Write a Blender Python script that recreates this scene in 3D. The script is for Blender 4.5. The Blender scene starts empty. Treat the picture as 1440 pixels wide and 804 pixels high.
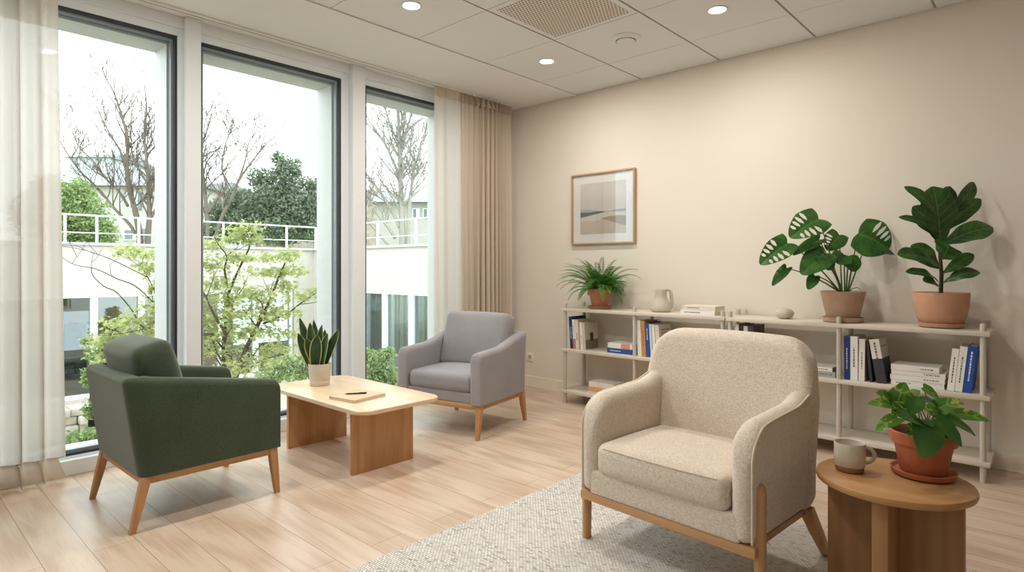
import bpy, bmesh, math, random
from mathutils import Vector, Matrix, noise

sc = bpy.context.scene
COL = sc.collection
R = math.radians
pi = math.pi

# ------------------------------------------------------------------ camera maths
CAMZ = 1.14
FPX = 846.0
ALPHA = R(42.6756)
FW = Vector((-math.sin(ALPHA), math.cos(ALPHA), 0))
RT = Vector((math.cos(ALPHA), math.sin(ALPHA), 0))
UP = Vector((0, 0, 1))


def at(px, py, t):
    """world point seen at pixel (px, py) at distance t along the view axis"""
    return Vector((0, 0, CAMZ)) + (FW + RT * ((px - 720) / FPX) + UP * ((377 - py) / FPX)) * t


# ------------------------------------------------------------------ helpers
def s2l(c):
    out = []
    for v in c:
        v = v / 255.0
        out.append(v / 12.92 if v <= 0.04045 else ((v + 0.055) / 1.055) ** 2.4)
    return tuple(out) + (1.0,)


class NT:
    def __init__(self, name):
        self.m = bpy.data.materials.new(name)
        self.m.use_nodes = True
        self.t = self.m.node_tree
        self.n = self.t.nodes
        self.l = self.t.links
        self.b = self.n['Principled BSDF']
        self.out = self.n['Material Output']

    def add(self, typ, **kw):
        nd = self.n.new(typ)
        for k, v in kw.items():
            if k.startswith('_'):
                nd.inputs[k[1:].replace('_', ' ')].default_value = v
            else:
                setattr(nd, k, v)
        return nd

    def link(self, a, b):
        self.l.new(a, b)

    def coord(self, scale=(1, 1, 1), kind='Object', rot=(0, 0, 0)):
        tc = self.add('ShaderNodeTexCoord')
        mp = self.add('ShaderNodeMapping')
        mp.inputs['Scale'].default_value = scale
        mp.inputs['Rotation'].default_value = rot
        self.link(tc.outputs[kind], mp.inputs['Vector'])
        return mp.outputs['Vector']

    def noise(self, vec, scale=5, detail=4, rough=0.5, dist=0):
        nd = self.add('ShaderNodeTexNoise')
        nd.inputs['Scale'].default_value = scale
        nd.inputs['Detail'].default_value = detail
        nd.inputs['Roughness'].default_value = rough
        nd.inputs['Distortion'].default_value = dist
        self.link(vec, nd.inputs['Vector'])
        return nd.outputs['Fac']

    def ramp(self, fac, stops):
        nd = self.add('ShaderNodeValToRGB')
        els = nd.color_ramp.elements
        while len(els) < len(stops):
            els.new(0.5)
        for e, (p, c) in zip(els, stops):
            e.position = p
            e.color = c if len(c) == 4 else s2l(c)
        self.link(fac, nd.inputs['Fac'])
        return nd.outputs['Color']

    def mixc(self, fac, a, b, blend='MIX'):
        nd = self.add('ShaderNodeMix', data_type='RGBA', blend_type=blend)
        if isinstance(fac, (int, float)):
            nd.inputs[0].default_value = fac
        else:
            self.link(fac, nd.inputs[0])
        for i, v in ((6, a), (7, b)):
            if isinstance(v, tuple):
                nd.inputs[i].default_value = v if len(v) == 4 else s2l(v)
            else:
                self.link(v, nd.inputs[i])
        return nd.outputs[2]

    def math(self, op, a, b=None):
        nd = self.add('ShaderNodeMath', operation=op)
        for i, v in ((0, a), (1, b)):
            if v is None:
                continue
            if isinstance(v, (int, float)):
                nd.inputs[i].default_value = v
            else:
                self.link(v, nd.inputs[i])
        return nd.outputs[0]

    def bump(self, h, strength=0.3, dist=0.01):
        nd = self.add('ShaderNodeBump')
        nd.inputs['Strength'].default_value = strength
        nd.inputs['Distance'].default_value = dist
        self.link(h, nd.inputs['Height'])
        self.link(nd.outputs['Normal'], self.b.inputs['Normal'])

    def base(self, col):
        if isinstance(col, tuple):
            self.b.inputs['Base Color'].default_value = col if len(col) == 4 else s2l(col)
        else:
            self.link(col, self.b.inputs['Base Color'])

    def set(self, rough=0.5, spec=0.5, metal=0.0):
        self.b.inputs['Roughness'].default_value = rough
        self.b.inputs['Specular IOR Level'].default_value = spec
        self.b.inputs['Metallic'].default_value = metal


def plain(name, col, rough=0.5, spec=0.4, var=0.04, scale=30, bump=0.0, metal=0.0):
    """a painted or glazed surface with a faint mottling"""
    k = NT(name)
    v = k.coord()
    f = k.noise(v, scale, 3)
    c = s2l(col)
    lo = tuple(max(0, x * (1 - var)) for x in c[:3]) + (1,)
    hi = tuple(min(1, x * (1 + var)) for x in c[:3]) + (1,)
    k.base(k.ramp(f, [(0.3, lo), (0.7, hi)]))
    k.set(rough, spec, metal)
    if bump:
        k.bump(f, bump, 0.004)
    return k.m


def wood(name, light, dark, axis='X', scale=1.0, rough=0.45, contrast=1.0):
    """oak: long fine grain along the axis with soft cathedral figure"""
    k = NT(name)
    st = {'X': (0.55, 7, 7), 'Y': (7, 0.55, 7), 'Z': (7, 7, 0.55)}[axis]
    st = tuple(s * scale for s in st)
    v = k.coord(st)
    f1 = k.noise(v, 2.2, 6, 0.62, 1.2)
    fine = {'X': (4, 160, 160), 'Y': (160, 4, 160), 'Z': (160, 160, 4)}[axis]
    v2 = k.coord(fine)
    f2 = k.noise(v2, 1.0, 3, 0.6)
    w = k.add('ShaderNodeTexWave', wave_type='RINGS', rings_direction=axis)
    w.inputs['Scale'].default_value = 1.1
    w.inputs['Distortion'].default_value = 5.0
    w.inputs['Detail'].default_value = 3
    w.inputs['Detail Scale'].default_value = 1.3
    k.link(v, w.inputs['Vector'])
    a = k.math('ADD', k.math('MULTIPLY', f1, 0.55), k.math('MULTIPLY', f2, 0.25))
    a = k.math('ADD', a, k.math('MULTIPLY', w.outputs['Fac'], 0.2))
    mid = 0.5
    sp = 0.2 / contrast
    k.base(k.ramp(a, [(mid - sp, dark), (mid + sp, light)]))
    k.set(rough, 0.35)
    k.bump(f2, 0.08, 0.002)
    return k.m


def fabric(name, c1, c2, scale=420, bump=0.35, rough=0.95, big=6, sheen=0.2):
    """woven upholstery"""
    k = NT(name)
    v = k.coord()
    f = k.noise(v, scale, 2, 0.6)
    g = k.noise(v, big, 3, 0.5)
    a = k.math('ADD', k.math('MULTIPLY', f, 0.75), k.math('MULTIPLY', g, 0.25))
    k.base(k.ramp(a, [(0.36, c2), (0.64, c1)]))
    k.set(rough, 0.15)
    k.b.inputs['Sheen Weight'].default_value = sheen
    k.b.inputs['Sheen Roughness'].default_value = 0.5
    k.bump(f, bump, 0.003)
    return k.m


def leafmat(name, c1, c2, rough=0.35, trans=0.25, vein=None, edge=None, nv=9, patch=None, uv=True, spec=0.45):
    """leaf: principled plus translucency; veins and margins follow the leaf's own UVs"""
    k = NT(name)
    tc = k.add('ShaderNodeTexCoord')
    v = k.coord()
    f = k.noise(v, 14, 3)
    col = k.ramp(f, [(0.3, c2), (0.7, c1)])
    if uv and (vein or edge or patch):
        sp = k.add('ShaderNodeSeparateXYZ')
        k.link(tc.outputs['UV'], sp.inputs[0])
        u = k.math('ABSOLUTE', k.math('SUBTRACT', k.math('MULTIPLY', sp.outputs[0], 2.0), 1.0))
        if vein:
            mid = k.math('LESS_THAN', u, 0.035)
            ph = k.math('SUBTRACT', k.math('MULTIPLY', sp.outputs[1], nv), k.math('MULTIPLY', u, nv * 0.22))
            fr = k.math('ABSOLUTE', k.math('SUBTRACT', k.math('FRACT', ph), 0.5))
            side = k.math('MULTIPLY', k.math('LESS_THAN', fr, 0.05), 0.55)
            col = k.mixc(k.math('MAXIMUM', mid, side), col, vein)
        if edge:
            col = k.mixc(k.math('GREATER_THAN', u, 0.84), col, edge)
        if patch:
            nn = k.noise(v, 34, 2, 0.6, 0.8)
            col = k.mixc(k.math('GREATER_THAN', nn, 0.6), col, patch)
    k.base(col)
    k.set(rough, spec)
    if trans:
        tr = k.add('ShaderNodeBsdfTranslucent')
        k.link(col, tr.inputs['Color'])
        mx = k.add('ShaderNodeMixShader')
        mx.inputs[0].default_value = trans
        k.link(k.b.outputs[0], mx.inputs[1])
        k.link(tr.outputs[0], mx.inputs[2])
        k.link(mx.outputs[0], k.out.inputs['Surface'])
    return k.m


def glassmat(name, tint=(245, 250, 250), refl=0.06, rough=0.0, graze=0.35):
    """architectural pane: clear with a faint mirror"""
    k = NT(name)
    tr = k.add('ShaderNodeBsdfTransparent')
    tr.inputs['Color'].default_value = s2l(tint)
    gl = k.add('ShaderNodeBsdfGlossy')
    gl.inputs['Roughness'].default_value = rough
    gl.inputs['Color'].default_value = (0.9, 0.95, 1, 1)
    lw = k.add('ShaderNodeLayerWeight')
    lw.inputs['Blend'].default_value = 0.25
    f = k.math('ADD', k.math('MULTIPLY', lw.outputs['Fresnel'], graze), refl)
    mx = k.add('ShaderNodeMixShader')
    k.link(f, mx.inputs[0])
    k.link(tr.outputs[0], mx.inputs[1])
    k.link(gl.outputs[0], mx.inputs[2])
    k.link(mx.outputs[0], k.out.inputs['Surface'])
    return k.m


def sheer(name, col, clear=0.2, trl=0.5):
    """light-passing curtain cloth"""
    k = NT(name)
    v = k.coord((300, 300, 300))
    f = k.noise(v, 1.0, 2)
    c = k.ramp(f, [(0.3, tuple(x * 0.93 for x in s2l(col)[:3]) + (1,)), (0.7, s2l(col))])
    df = k.add('ShaderNodeBsdfDiffuse')
    tl = k.add('ShaderNodeBsdfTranslucent')
    tp = k.add('ShaderNodeBsdfTransparent')
    k.link(c, df.inputs['Color'])
    k.link(c, tl.inputs['Color'])
    m1 = k.add('ShaderNodeMixShader')
    m1.inputs[0].default_value = trl
    k.link(df.outputs[0], m1.inputs[1])
    k.link(tl.outputs[0], m1.inputs[2])
    m2 = k.add('ShaderNodeMixShader')
    m2.inputs[0].default_value = clear
    k.link(m1.outputs[0], m2.inputs[1])
    k.link(tp.outputs[0], m2.inputs[2])
    k.link(m2.outputs[0], k.out.inputs['Surface'])
    return k.m


def emit(name, col, strength):
    k = NT(name)
    k.base(col)
    k.b.inputs['Emission Color'].default_value = s2l(col)
    k.b.inputs['Emission Strength'].default_value = strength
    return k.m


# ---- mesh building -------------------------------------------------
def box(bm, x0, x1, y0, y1, z0, z1, bev=0.0, seg=2, mi=0):
    vs = [bm.verts.new((x, y, z)) for z in (z0, z1) for y in (y0, y1) for x in (x0, x1)]
    fs = []
    for q in ((0, 2, 3, 1), (4, 5, 7, 6), (0, 1, 5, 4), (2, 6, 7, 3), (0, 4, 6, 2), (1, 3, 7, 5)):
        f = bm.faces.new([vs[i] for i in q])
        f.material_index = mi
        fs.append(f)
    if bev:
        es = list({e for f in fs for e in f.edges})
        bmesh.ops.bevel(bm, geom=es, offset=bev, segments=seg, profile=0.5, affect='EDGES')
    return vs


def tube(bm, pts, rads, n=8, cap=True, mi=0):
    pts = [Vector(p) for p in pts]
    if isinstance(rads, (int, float)):
        rads = [rads] * len(pts)
    rings = []
    prev = None
    for i, p in enumerate(pts):
        d = (pts[min(i + 1, len(pts) - 1)] - pts[max(i - 1, 0)])
        if d.length < 1e-9:
            d = Vector((0, 0, 1))
        d.normalize()
        if prev is None:
            a = Vector((0, 0, 1)) if abs(d.z) < 0.9 else Vector((1, 0, 0))
            x = d.cross(a).normalized()
        else:
            x = (prev - d * prev.dot(d))
            if x.length < 1e-6:
                x = d.orthogonal()
            x.normalize()
        prev = x
        y = d.cross(x)
        rings.append([bm.verts.new(p + (x * math.cos(2 * pi * k / n) + y * math.sin(2 * pi * k / n)) * rads[i]) for k in range(n)])
    for a, b in zip(rings, rings[1:]):
        for k in range(n):
            f = bm.faces.new((a[k], a[(k + 1) % n], b[(k + 1) % n], b[k]))
            f.material_index = mi
    if cap:
        bm.faces.new(list(reversed(rings[0]))).material_index = mi
        bm.faces.new(rings[-1]).material_index = mi


def lathe(bm, prof, n=40, c=(0, 0, 0), mi=0, sx=1.0, sy=1.0):
    """prof: list of (radius, z) from bottom centre outwards and up"""
    c = Vector(c)
    rings = []
    for r, z in prof:
        if r < 1e-6:
            rings.append([bm.verts.new(c + Vector((0, 0, z)))])
        else:
            rings.append([bm.verts.new(c + Vector((r * sx * math.cos(2 * pi * k / n), r * sy * math.sin(2 * pi * k / n), z))) for k in range(n)])
    for a, b in zip(rings, rings[1:]):
        if len(a) == 1 and len(b) == 1:
            continue
        for k in range(n):
            k2 = (k + 1) % n
            if len(a) == 1:
                f = bm.faces.new((a[0], b[k2], b[k]))
            elif len(b) == 1:
                f = bm.faces.new((a[k], a[k2], b[0]))
            else:
                f = bm.faces.new((a[k], a[k2], b[k2], b[k]))
            f.material_index = mi


def prism(bm, poly, z0, z1, bev=0.0, mi=0):
    """poly in xy extruded in z"""
    lo = [bm.verts.new((p[0], p[1], z0)) for p in poly]
    hi = [bm.verts.new((p[0], p[1], z1)) for p in poly]
    n = len(poly)
    f1 = bm.faces.new(list(reversed(lo)))
    f2 = bm.faces.new(hi)
    for f in (f1, f2):
        f.material_index = mi
    for k in range(n):
        bm.faces.new((lo[k], lo[(k + 1) % n], hi[(k + 1) % n], hi[k])).material_index = mi
    if bev:
        es = list(set(f1.edges) | set(f2.edges))
        bmesh.ops.bevel(bm, geom=es, offset=bev, segments=2, profile=0.5, affect='EDGES')


def rbox(bm, c, h, r, crown=(0, 0, 0), k=4, mid=7, mat=None, puff=None):
    """rounded cushion: centre c, half sizes h, corner radius r, crown per axis"""
    c = Vector(c)

    def ticks(a):
        rr = min(r, a * 0.98)
        t = [-a + rr * (1 - math.cos(i / k * pi / 2)) for i in range(k)]
        inner = [(-a + rr) + (2 * (a - rr)) * i / mid for i in range(mid + 1)]
        return t + inner + [-x for x in reversed(t)]
    T = [ticks(a) for a in h]
    cache = {}

    def vert(q):
        key = tuple(round(x, 6) for x in q)
        if key in cache:
            return cache[key]
        inn = [max(-(h[i] - min(r, h[i] * .98)), min(h[i] - min(r, h[i] * .98), q[i])) for i in range(3)]
        d = Vector([q[i] - inn[i] for i in range(3)])
        rr = min(r, min(h) * 0.98) if False else None
        p = Vector(inn)
        if d.length > 1e-9:
            # ellipsoidal corner when a half size is under r
            dn = Vector([d[i] / min(r, h[i] * .98) for i in range(3)])
            dn.normalize()
            p = p + Vector([dn[i] * min(r, h[i] * .98) for i in range(3)])
        w = [1 - (p[i] / h[i]) ** 2 for i in range(3)]
        p2 = Vector(p)
        p2.x += (p.x / h[0]) * crown[0] * max(0, w[1]) * max(0, w[2])
        p2.y += (p.y / h[1]) * crown[1] * max(0, w[0]) * max(0, w[2])
        p2.z += (p.z / h[2]) * crown[2] * max(0, w[0]) * max(0, w[1])
        if puff:
            p2 = puff(p2)
        if mat:
            p2 = mat @ p2
        v = bm.verts.new(c + p2)
        cache[key] = v
        return v
    for ax in range(3):
        b, d = [(1, 2), (2, 0), (0, 1)][ax]
        for sgn in (-1, 1):
            for i in range(len(T[b]) - 1):
                for j in range(len(T[d]) - 1):
                    qs = []
                    for (u, v) in ((i, j), (i + 1, j), (i + 1, j + 1), (i, j + 1)):
                        q = [0, 0, 0]
                        q[ax] = sgn * h[ax]
                        q[b] = T[b][u]
                        q[d] = T[d][v]
                        qs.append(vert(q))
                    if sgn < 0:
                        qs.reverse()
                    if len(set(qs)) > 2:
                        try:
                            bm.faces.new(list(dict.fromkeys(qs)))
                        except ValueError:
                            pass


def obj(name, bm, mat, parent=None, smooth=35, loc=None, rot=None):
    me = bpy.data.meshes.new(name)
    bmesh.ops.recalc_face_normals(bm, faces=bm.faces)
    bm.to_mesh(me)
    bm.free()
    for m in (mat if isinstance(mat, (list, tuple)) else [mat]):
        me.materials.append(m)
    if smooth is not None:
        for p in me.polygons:
            p.use_smooth = True
        if smooth < 180:
            me.set_sharp_from_angle(angle=R(smooth))
    o = bpy.data.objects.new(name, me)
    COL.objects.link(o)
    if parent:
        o.parent = parent
    if loc:
        o.location = loc
    if rot:
        o.rotation_euler = rot
    return o


def thing(name, label, cat, loc=(0, 0, 0), rz=0.0, group=None, rot=None):
    o = bpy.data.objects.new(name, None)
    COL.objects.link(o)
    o.empty_display_size = 0.1
    o.location = loc
    o.rotation_euler = rot if rot else (0, 0, rz)
    return tag(o, label, cat, group)


def tag(o, label, cat, group=None, kind=None):
    o['label'] = label
    o['category'] = cat
    if group:
        o['group'] = group
    if kind:
        o['kind'] = kind
    return o


def struct(name, bm, mat, smooth=None):
    o = obj(name, bm, mat, None, smooth)
    o['kind'] = 'structure'
    return o


def copy_tree(o, parent=None):
    c = o.copy()
    COL.objects.link(c)
    if parent:
        c.parent = parent
    for ch in list(o.children):
        copy_tree(ch, c)
    return c


def B():
    return bmesh.new()


rnd = random.Random(7)

# ------------------------------------------------------------------ materials
M = {}
M['wall'] = plain('wall_paint', (226, 218, 206), 0.85, 0.2, 0.012, 3)
M['ceil'] = plain('ceiling_tile', (227, 228, 229), 0.9, 0.15, 0.012, 60)
M['soffit'] = plain('soffit_paint', (231, 231, 229), 0.85, 0.2, 0.01, 4)
M['grid'] = plain('ceiling_grid_metal', (176, 168, 156), 0.6, 0.3, 0.02, 10)
M['white'] = plain('white_frame_paint', (232, 237, 241), 0.45, 0.4, 0.01, 8)  # bluish: cool courtyard light on the sashes is put into the colour
M['trimcool'] = plain('cool_white_frame', (228, 232, 235), 0.5, 0.4, 0.01, 8)  # cool tint put in to offset the warm bounce off the floor
M['reveal'] = plain('outer_reveal_paint', (194, 192, 190), 0.5, 0.4, 0.01, 8)
M['gasket'] = plain('dark_gasket', (46, 52, 58), 0.5, 0.4, 0.05, 20)
M['midgrey'] = plain('grey_aluminium', (140, 149, 155), 0.4, 0.5, 0.03, 20)
M['base'] = plain('baseboard_paint', (235, 226, 210), 0.5, 0.4, 0.01, 5)
M['oakX'] = wood('oak_along_x', (206, 165, 120), (170, 124, 80), 'X')
M['oakY'] = wood('oak_along_y', (206, 165, 120), (170, 124, 80), 'Y')
M['oakZ'] = wood('oak_along_z', (206, 165, 120), (170, 124, 80), 'Z')
M['oaktop_sheen'] = wood('oak_top_sheen', (234, 210, 180), (216, 186, 152), 'X', rough=0.33, contrast=0.7)  # paler than the panels: window sheen on the tabletop put into the colour
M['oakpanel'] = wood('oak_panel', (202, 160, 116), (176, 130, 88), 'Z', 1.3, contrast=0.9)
M['sideoak'] = wood('side_table_oak', (188, 144, 98), (164, 120, 76), 'X', contrast=0.9, rough=0.42)
M['sidepanel'] = wood('side_table_panel_oak', (172, 128, 86), (146, 104, 66), 'Z', 0.8, contrast=0.75)
M['chairoak'] = wood('chair_leg_oak', (200, 156, 112), (174, 128, 86), 'Z', contrast=0.8)
M['chairrail'] = wood('chair_rail_oak', (200, 156, 112), (174, 128, 86), 'X', contrast=0.8)
M['greenfab'] = fabric('green_velvet', (73, 86, 66), (51, 62, 48), 300, 0.15, 0.9, 5, 0.35)
M['greyfab'] = fabric('grey_weave', (158, 154, 156), (136, 132, 135), 500, 0.2, 0.95, 5)
M['terra'] = plain('terracotta', (176, 104, 76), 0.8, 0.2, 0.08, 18, 0.06)
M['terrapale'] = plain('pale_terracotta', (184, 152, 130), 0.85, 0.2, 0.07, 16, 0.06)
M['terrapink'] = plain('pink_terracotta', (192, 146, 120), 0.85, 0.2, 0.05, 16, 0.05)
M['terraorange'] = plain('orange_terracotta', (186, 130, 96), 0.85, 0.2, 0.06, 16, 0.05)
M['soil'] = plain('potting_soil', (52, 40, 30), 0.95, 0.1, 0.4, 90, 0.6)
M['shelf'] = plain('shelf_lacquer', (210, 201, 186), 0.6, 0.35, 0.015, 10)
M['post'] = plain('post_lacquer', (188, 180, 167), 0.5, 0.35, 0.02, 10)
M['jug'] = plain('stoneware', (194, 185, 170), 0.6, 0.35, 0.03, 22, 0.05)
M['mugglaze'] = plain('mug_glaze', (206, 198, 186), 0.35, 0.5, 0.03, 40)
M['mugclay'] = plain('bare_clay', (150, 118, 88), 0.8, 0.2, 0.08, 60, 0.1)
M['potwhite'] = plain('cream_pot_glaze', (204, 194, 178), 0.55, 0.4, 0.03, 20)
M['paper'] = plain('book_pages', (226, 214, 194), 0.9, 0.1, 0.06, 200)
M['ink'] = plain('dark_ink', (96, 94, 98), 0.7, 0.2, 0.05, 30)
M['inkwhite'] = plain('white_ink', (222, 226, 232), 0.7, 0.2, 0.02, 30)
M['black'] = plain('black_plastic', (28, 28, 30), 0.35, 0.5, 0.05, 30)
M['glass'] = glassmat('window_glass', (243, 249, 248), 0.015)
M['wingglass'] = glassmat('wing_window_glass', (206, 214, 212), 0.10, graze=0.12)
M['picglass'] = glassmat('picture_glass', (250, 250, 250), 0.03)
M['sheer'] = sheer('sheer_curtain', (224, 218, 211), 0.045, 0.36)
M['hem'] = sheer('curtain_hem', (212, 197, 180), 0.0, 0.25)
M['drape'] = sheer('beige_curtain', (232, 219, 203), 0.01, 0.32)

# beige boucle
k = NT('beige_boucle')
v = k.coord()
vo = k.add('ShaderNodeTexVoronoi')
vo.inputs['Scale'].default_value = 230
k.link(v, vo.inputs['Vector'])
f = k.noise(v, 125, 3, 0.7)
g = k.noise(v, 900, 2, 0.6)
mix = k.math('ADD', k.math('MULTIPLY', f, 0.65), k.math('MULTIPLY', g, 0.35))
k.base(k.ramp(mix, [(0.34, (192, 176, 160)), (0.5, (214, 200, 185)), (0.66, (229, 217, 204))]))
k.set(0.97, 0.1)
k.b.inputs['Sheen Weight'].default_value = 0.15
k.bump(k.math('ADD', f, k.math('MULTIPLY', vo.outputs['Distance'], -0.6)), 0.55, 0.005)
M['boucle'] = k.m
M['piping'] = fabric('beige_piping', (222, 208, 188), (202, 186, 166), 600, 0.2)

# oak plank floor, planks along X
k = NT('oak_plank_floor')
v = k.coord()
br = k.add('ShaderNodeTexBrick', offset=0.37, offset_frequency=2, squash=1.0)
br.inputs['Scale'].default_value = 1.0
br.inputs['Brick Width'].default_value = 2.1
br.inputs['Row Height'].default_value = 0.158
br.inputs['Mortar Size'].default_value = 0.0013
br.inputs['Mortar Smooth'].default_value = 0.3
br.inputs['Color1'].default_value = s2l((216, 196, 177))
br.inputs['Color2'].default_value = s2l((206, 184, 163))
br.inputs['Mortar'].default_value = s2l((142, 112, 84))
k.link(v, br.inputs['Vector'])
vg = k.coord((0.5, 6.0, 1))
# shift grain per plank
wn = k.add('ShaderNodeTexWhiteNoise', noise_dimensions='1D')
sp = k.add('ShaderNodeSeparateXYZ')
k.link(v, sp.inputs[0])
k.link(k.math('FLOOR', k.math('DIVIDE', sp.outputs[1], 0.158)), wn.inputs['W'])
cb = k.add('ShaderNodeCombineXYZ')
k.link(k.math('MULTIPLY', wn.outputs['Value'], 37.0), cb.inputs[0])
va = k.add('ShaderNodeVectorMath', operation='ADD')
k.link(vg, va.inputs[0])
k.link(cb.outputs[0], va.inputs[1])
g1 = k.noise(va.outputs[0], 2.0, 7, 0.6, 1.6)
vf = k.coord((5, 130, 1))
g2 = k.noise(vf, 1.0, 3, 0.6)
wv = k.add('ShaderNodeTexWave', wave_type='RINGS', rings_direction='Y')
wv.inputs['Scale'].default_value = 1.0
wv.inputs['Distortion'].default_value = 6.0
wv.inputs['Detail'].default_value = 2.0
k.link(va.outputs[0], wv.inputs['Vector'])
gg = k.math('ADD', k.math('MULTIPLY', g1, 0.6), k.math('ADD', k.math('MULTIPLY', g2, 0.25), k.math('MULTIPLY', wv.outputs['Fac'], 0.15)))
shade = k.ramp(gg, [(0.34, (226, 214, 202)), (0.56, (255, 255, 255))])
col = k.mixc(0.9, br.outputs['Color'], shade, 'MULTIPLY')
# knots
vk = k.coord((2.2, 5.5, 1))
vor = k.add('ShaderNodeTexVoronoi')
vor.inputs['Scale'].default_value = 1.0
k.link(vk, vor.inputs['Vector'])
kn = k.ramp(vor.outputs['Distance'], [(0.03, (150, 112, 78)), (0.1, (255, 255, 255))])
col = k.mixc(0.3, col, kn, 'MULTIPLY')
k.base(col)
k.set(0.42, 0.4)
rr = k.ramp(g1, [(0.3, (0.30, 0.30, 0.30, 1)), (0.7, (0.42, 0.42, 0.42, 1))])
k.link(rr, k.b.inputs['Roughness'])
k.bump(k.math('ADD', k.math('MULTIPLY', g2, 0.3), k.math('MULTIPLY', br.outputs['Fac'], -1.0)), 0.12, 0.002)
M['floor'] = k.m

# rug: rows of wool loops, cream with grey flecks
k = NT('loop_rug')
v = k.coord((1, 1, 1), rot=(0, 0, R(0)))
br = k.add('ShaderNodeTexBrick', offset=0.5, offset_frequency=2)
br.inputs['Scale'].default_value = 1.0
br.inputs['Brick Width'].default_value = 0.017
br.inputs['Row Height'].default_value = 0.0095
br.inputs['Mortar Size'].default_value = 0.0014
br.inputs['Mortar Smooth'].default_value = 1.0
br.inputs['Color1'].default_value = (0, 0, 0, 1)
br.inputs['Color2'].default_value = (1, 1, 1, 1)
br.inputs['Mortar'].default_value = (0.5, 0.5, 0.5, 1)
nz = k.noise(v, 60, 2)
va = k.add('ShaderNodeVectorMath', operation='ADD')
sc_ = k.add('ShaderNodeVectorMath', operation='SCALE')
sc_.inputs['Scale'].default_value = 0.004
nzc = k.add('ShaderNodeTexNoise')
nzc.inputs['Scale'].default_value = 70
k.link(v, nzc.inputs['Vector'])
k.link(nzc.outputs['Color'], sc_.inputs[0])
k.link(v, va.inputs[0])
k.link(sc_.outputs[0], va.inputs[1])
k.link(va.outputs[0], br.inputs['Vector'])
bw = k.add('ShaderNodeRGBToBW')
k.link(br.outputs['Color'], bw.inputs[0])
lo = k.noise(v, 5, 2)
tone = k.math('ADD', k.math('MULTIPLY', bw.outputs[0], 0.85), k.math('MULTIPLY', lo, 0.15))
loop = k.ramp(tone, [(0.06, (164, 161, 158)), (0.16, (212, 206, 198)), (0.6, (228, 223, 216)), (0.95, (238, 234, 228))])
col = k.mixc(br.outputs['Fac'], loop, (186, 179, 171))
k.base(col)
k.set(0.98, 0.05)
k.bump(k.math('MULTIPLY', br.outputs['Fac'], -1.0), 0.9, 0.006)
M['rug'] = k.m

# perforated tile: dark round holes
k = NT('perforated_metal')
v = k.coord((45, 45, 45))
sp = k.add('ShaderNodeSeparateXYZ')
k.link(v, sp.inputs[0])
# hexagonal-ish stagger
row = k.math('FLOOR', sp.outputs[1])
xs = k.math('ADD', sp.outputs[0], k.math('MULTIPLY', k.math('MODULO', row, 2.0), 0.5))
dx = k.math('SUBTRACT', k.math('FRACT', xs), 0.5)
dy = k.math('SUBTRACT', k.math('FRACT', sp.outputs[1]), 0.5)
d2 = k.math('ADD', k.math('MULTIPLY', dx, dx), k.math('MULTIPLY', dy, dy))
hole = k.math('LESS_THAN', d2, 0.075)
k.base(k.mixc(hole, (220, 214, 204), (66, 60, 54)))
k.set(0.6, 0.3)
M['perf'] = k.m

# exterior
M['render'] = plain('white_render', (184, 178, 170), 0.9, 0.15, 0.03, 1.2)
M['coping'] = plain('coping_metal', (176, 177, 176), 0.6, 0.3, 0.03, 4)
M['railpaint'] = plain('white_railing_paint', (188, 192, 190), 0.5, 0.4, 0.02, 10)
M['gravel'] = plain('courtyard_gravel', (176, 168, 152), 0.95, 0.1, 0.25, 60, 0.4)
M['stone'] = plain('pale_rubble_stone', (166, 158, 146), 0.9, 0.15, 0.2, 9, 0.3)
M['bark'] = plain('grey_bark', (118, 106, 98), 0.95, 0.1, 0.2, 25, 0.3)  # haze over the distant trees is put into this paled bark
M['barkhazed'] = plain('hazed_bark', (150, 144, 136), 0.95, 0.1, 0.18, 25, 0.3)  # paler still: haze and glare around the tree put into the tone
M['barkdark'] = plain('maple_bark', (84, 70, 60), 0.9, 0.15, 0.2, 40, 0.2)
M['slate'] = plain('slate_roof', (134, 137, 142), 0.8, 0.2, 0.1, 3)
M['housewall'] = plain('house_render', (176, 171, 166), 0.9, 0.1, 0.05, 1.5)
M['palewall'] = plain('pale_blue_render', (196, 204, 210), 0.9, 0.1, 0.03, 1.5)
M['shutter'] = plain('grey_shutter', (120, 122, 126), 0.7, 0.2, 0.05, 6)
M['hill'] = plain('brown_hedge_bank', (134, 124, 112), 0.95, 0.05, 0.3, 2.5, 0.5)
M['lawn'] = plain('terrace_lawn', (128, 142, 96), 0.95, 0.05, 0.25, 8, 0.3)
M['lf_maple'] = leafmat('maple_leaf', (190, 192, 134), (156, 166, 102), 0.6, 0.45, uv=False)
M['lf_bush'] = leafmat('bright_bush_leaf', (152, 166, 108), (116, 138, 84), 0.6, 0.3, uv=False)
M['lf_ever'] = leafmat('evergreen_leaf', (138, 148, 124), (104, 118, 96), 0.6, 0.3, uv=False)  # lightened and greyed: haze before the evergreen is put into the leaves
M['lf_shrub'] = leafmat('shrub_leaf', (152, 166, 112), (114, 138, 84), 0.6, 0.35, uv=False)
M['roomtan'] = plain('wing_room_wall', (176, 158, 128), 0.9, 0.1, 0.05, 3)
M['roomfloor'] = plain('wing_room_floor', (150, 116, 84), 0.6, 0.3, 0.08, 6)
M['teal'] = fabric('teal_cloth', (30, 62, 70), (22, 48, 56), 80, 0.1)
M['greycurt'] = sheer('grey_wing_curtain', (206, 210, 208), 0.03, 0.5)

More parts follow.
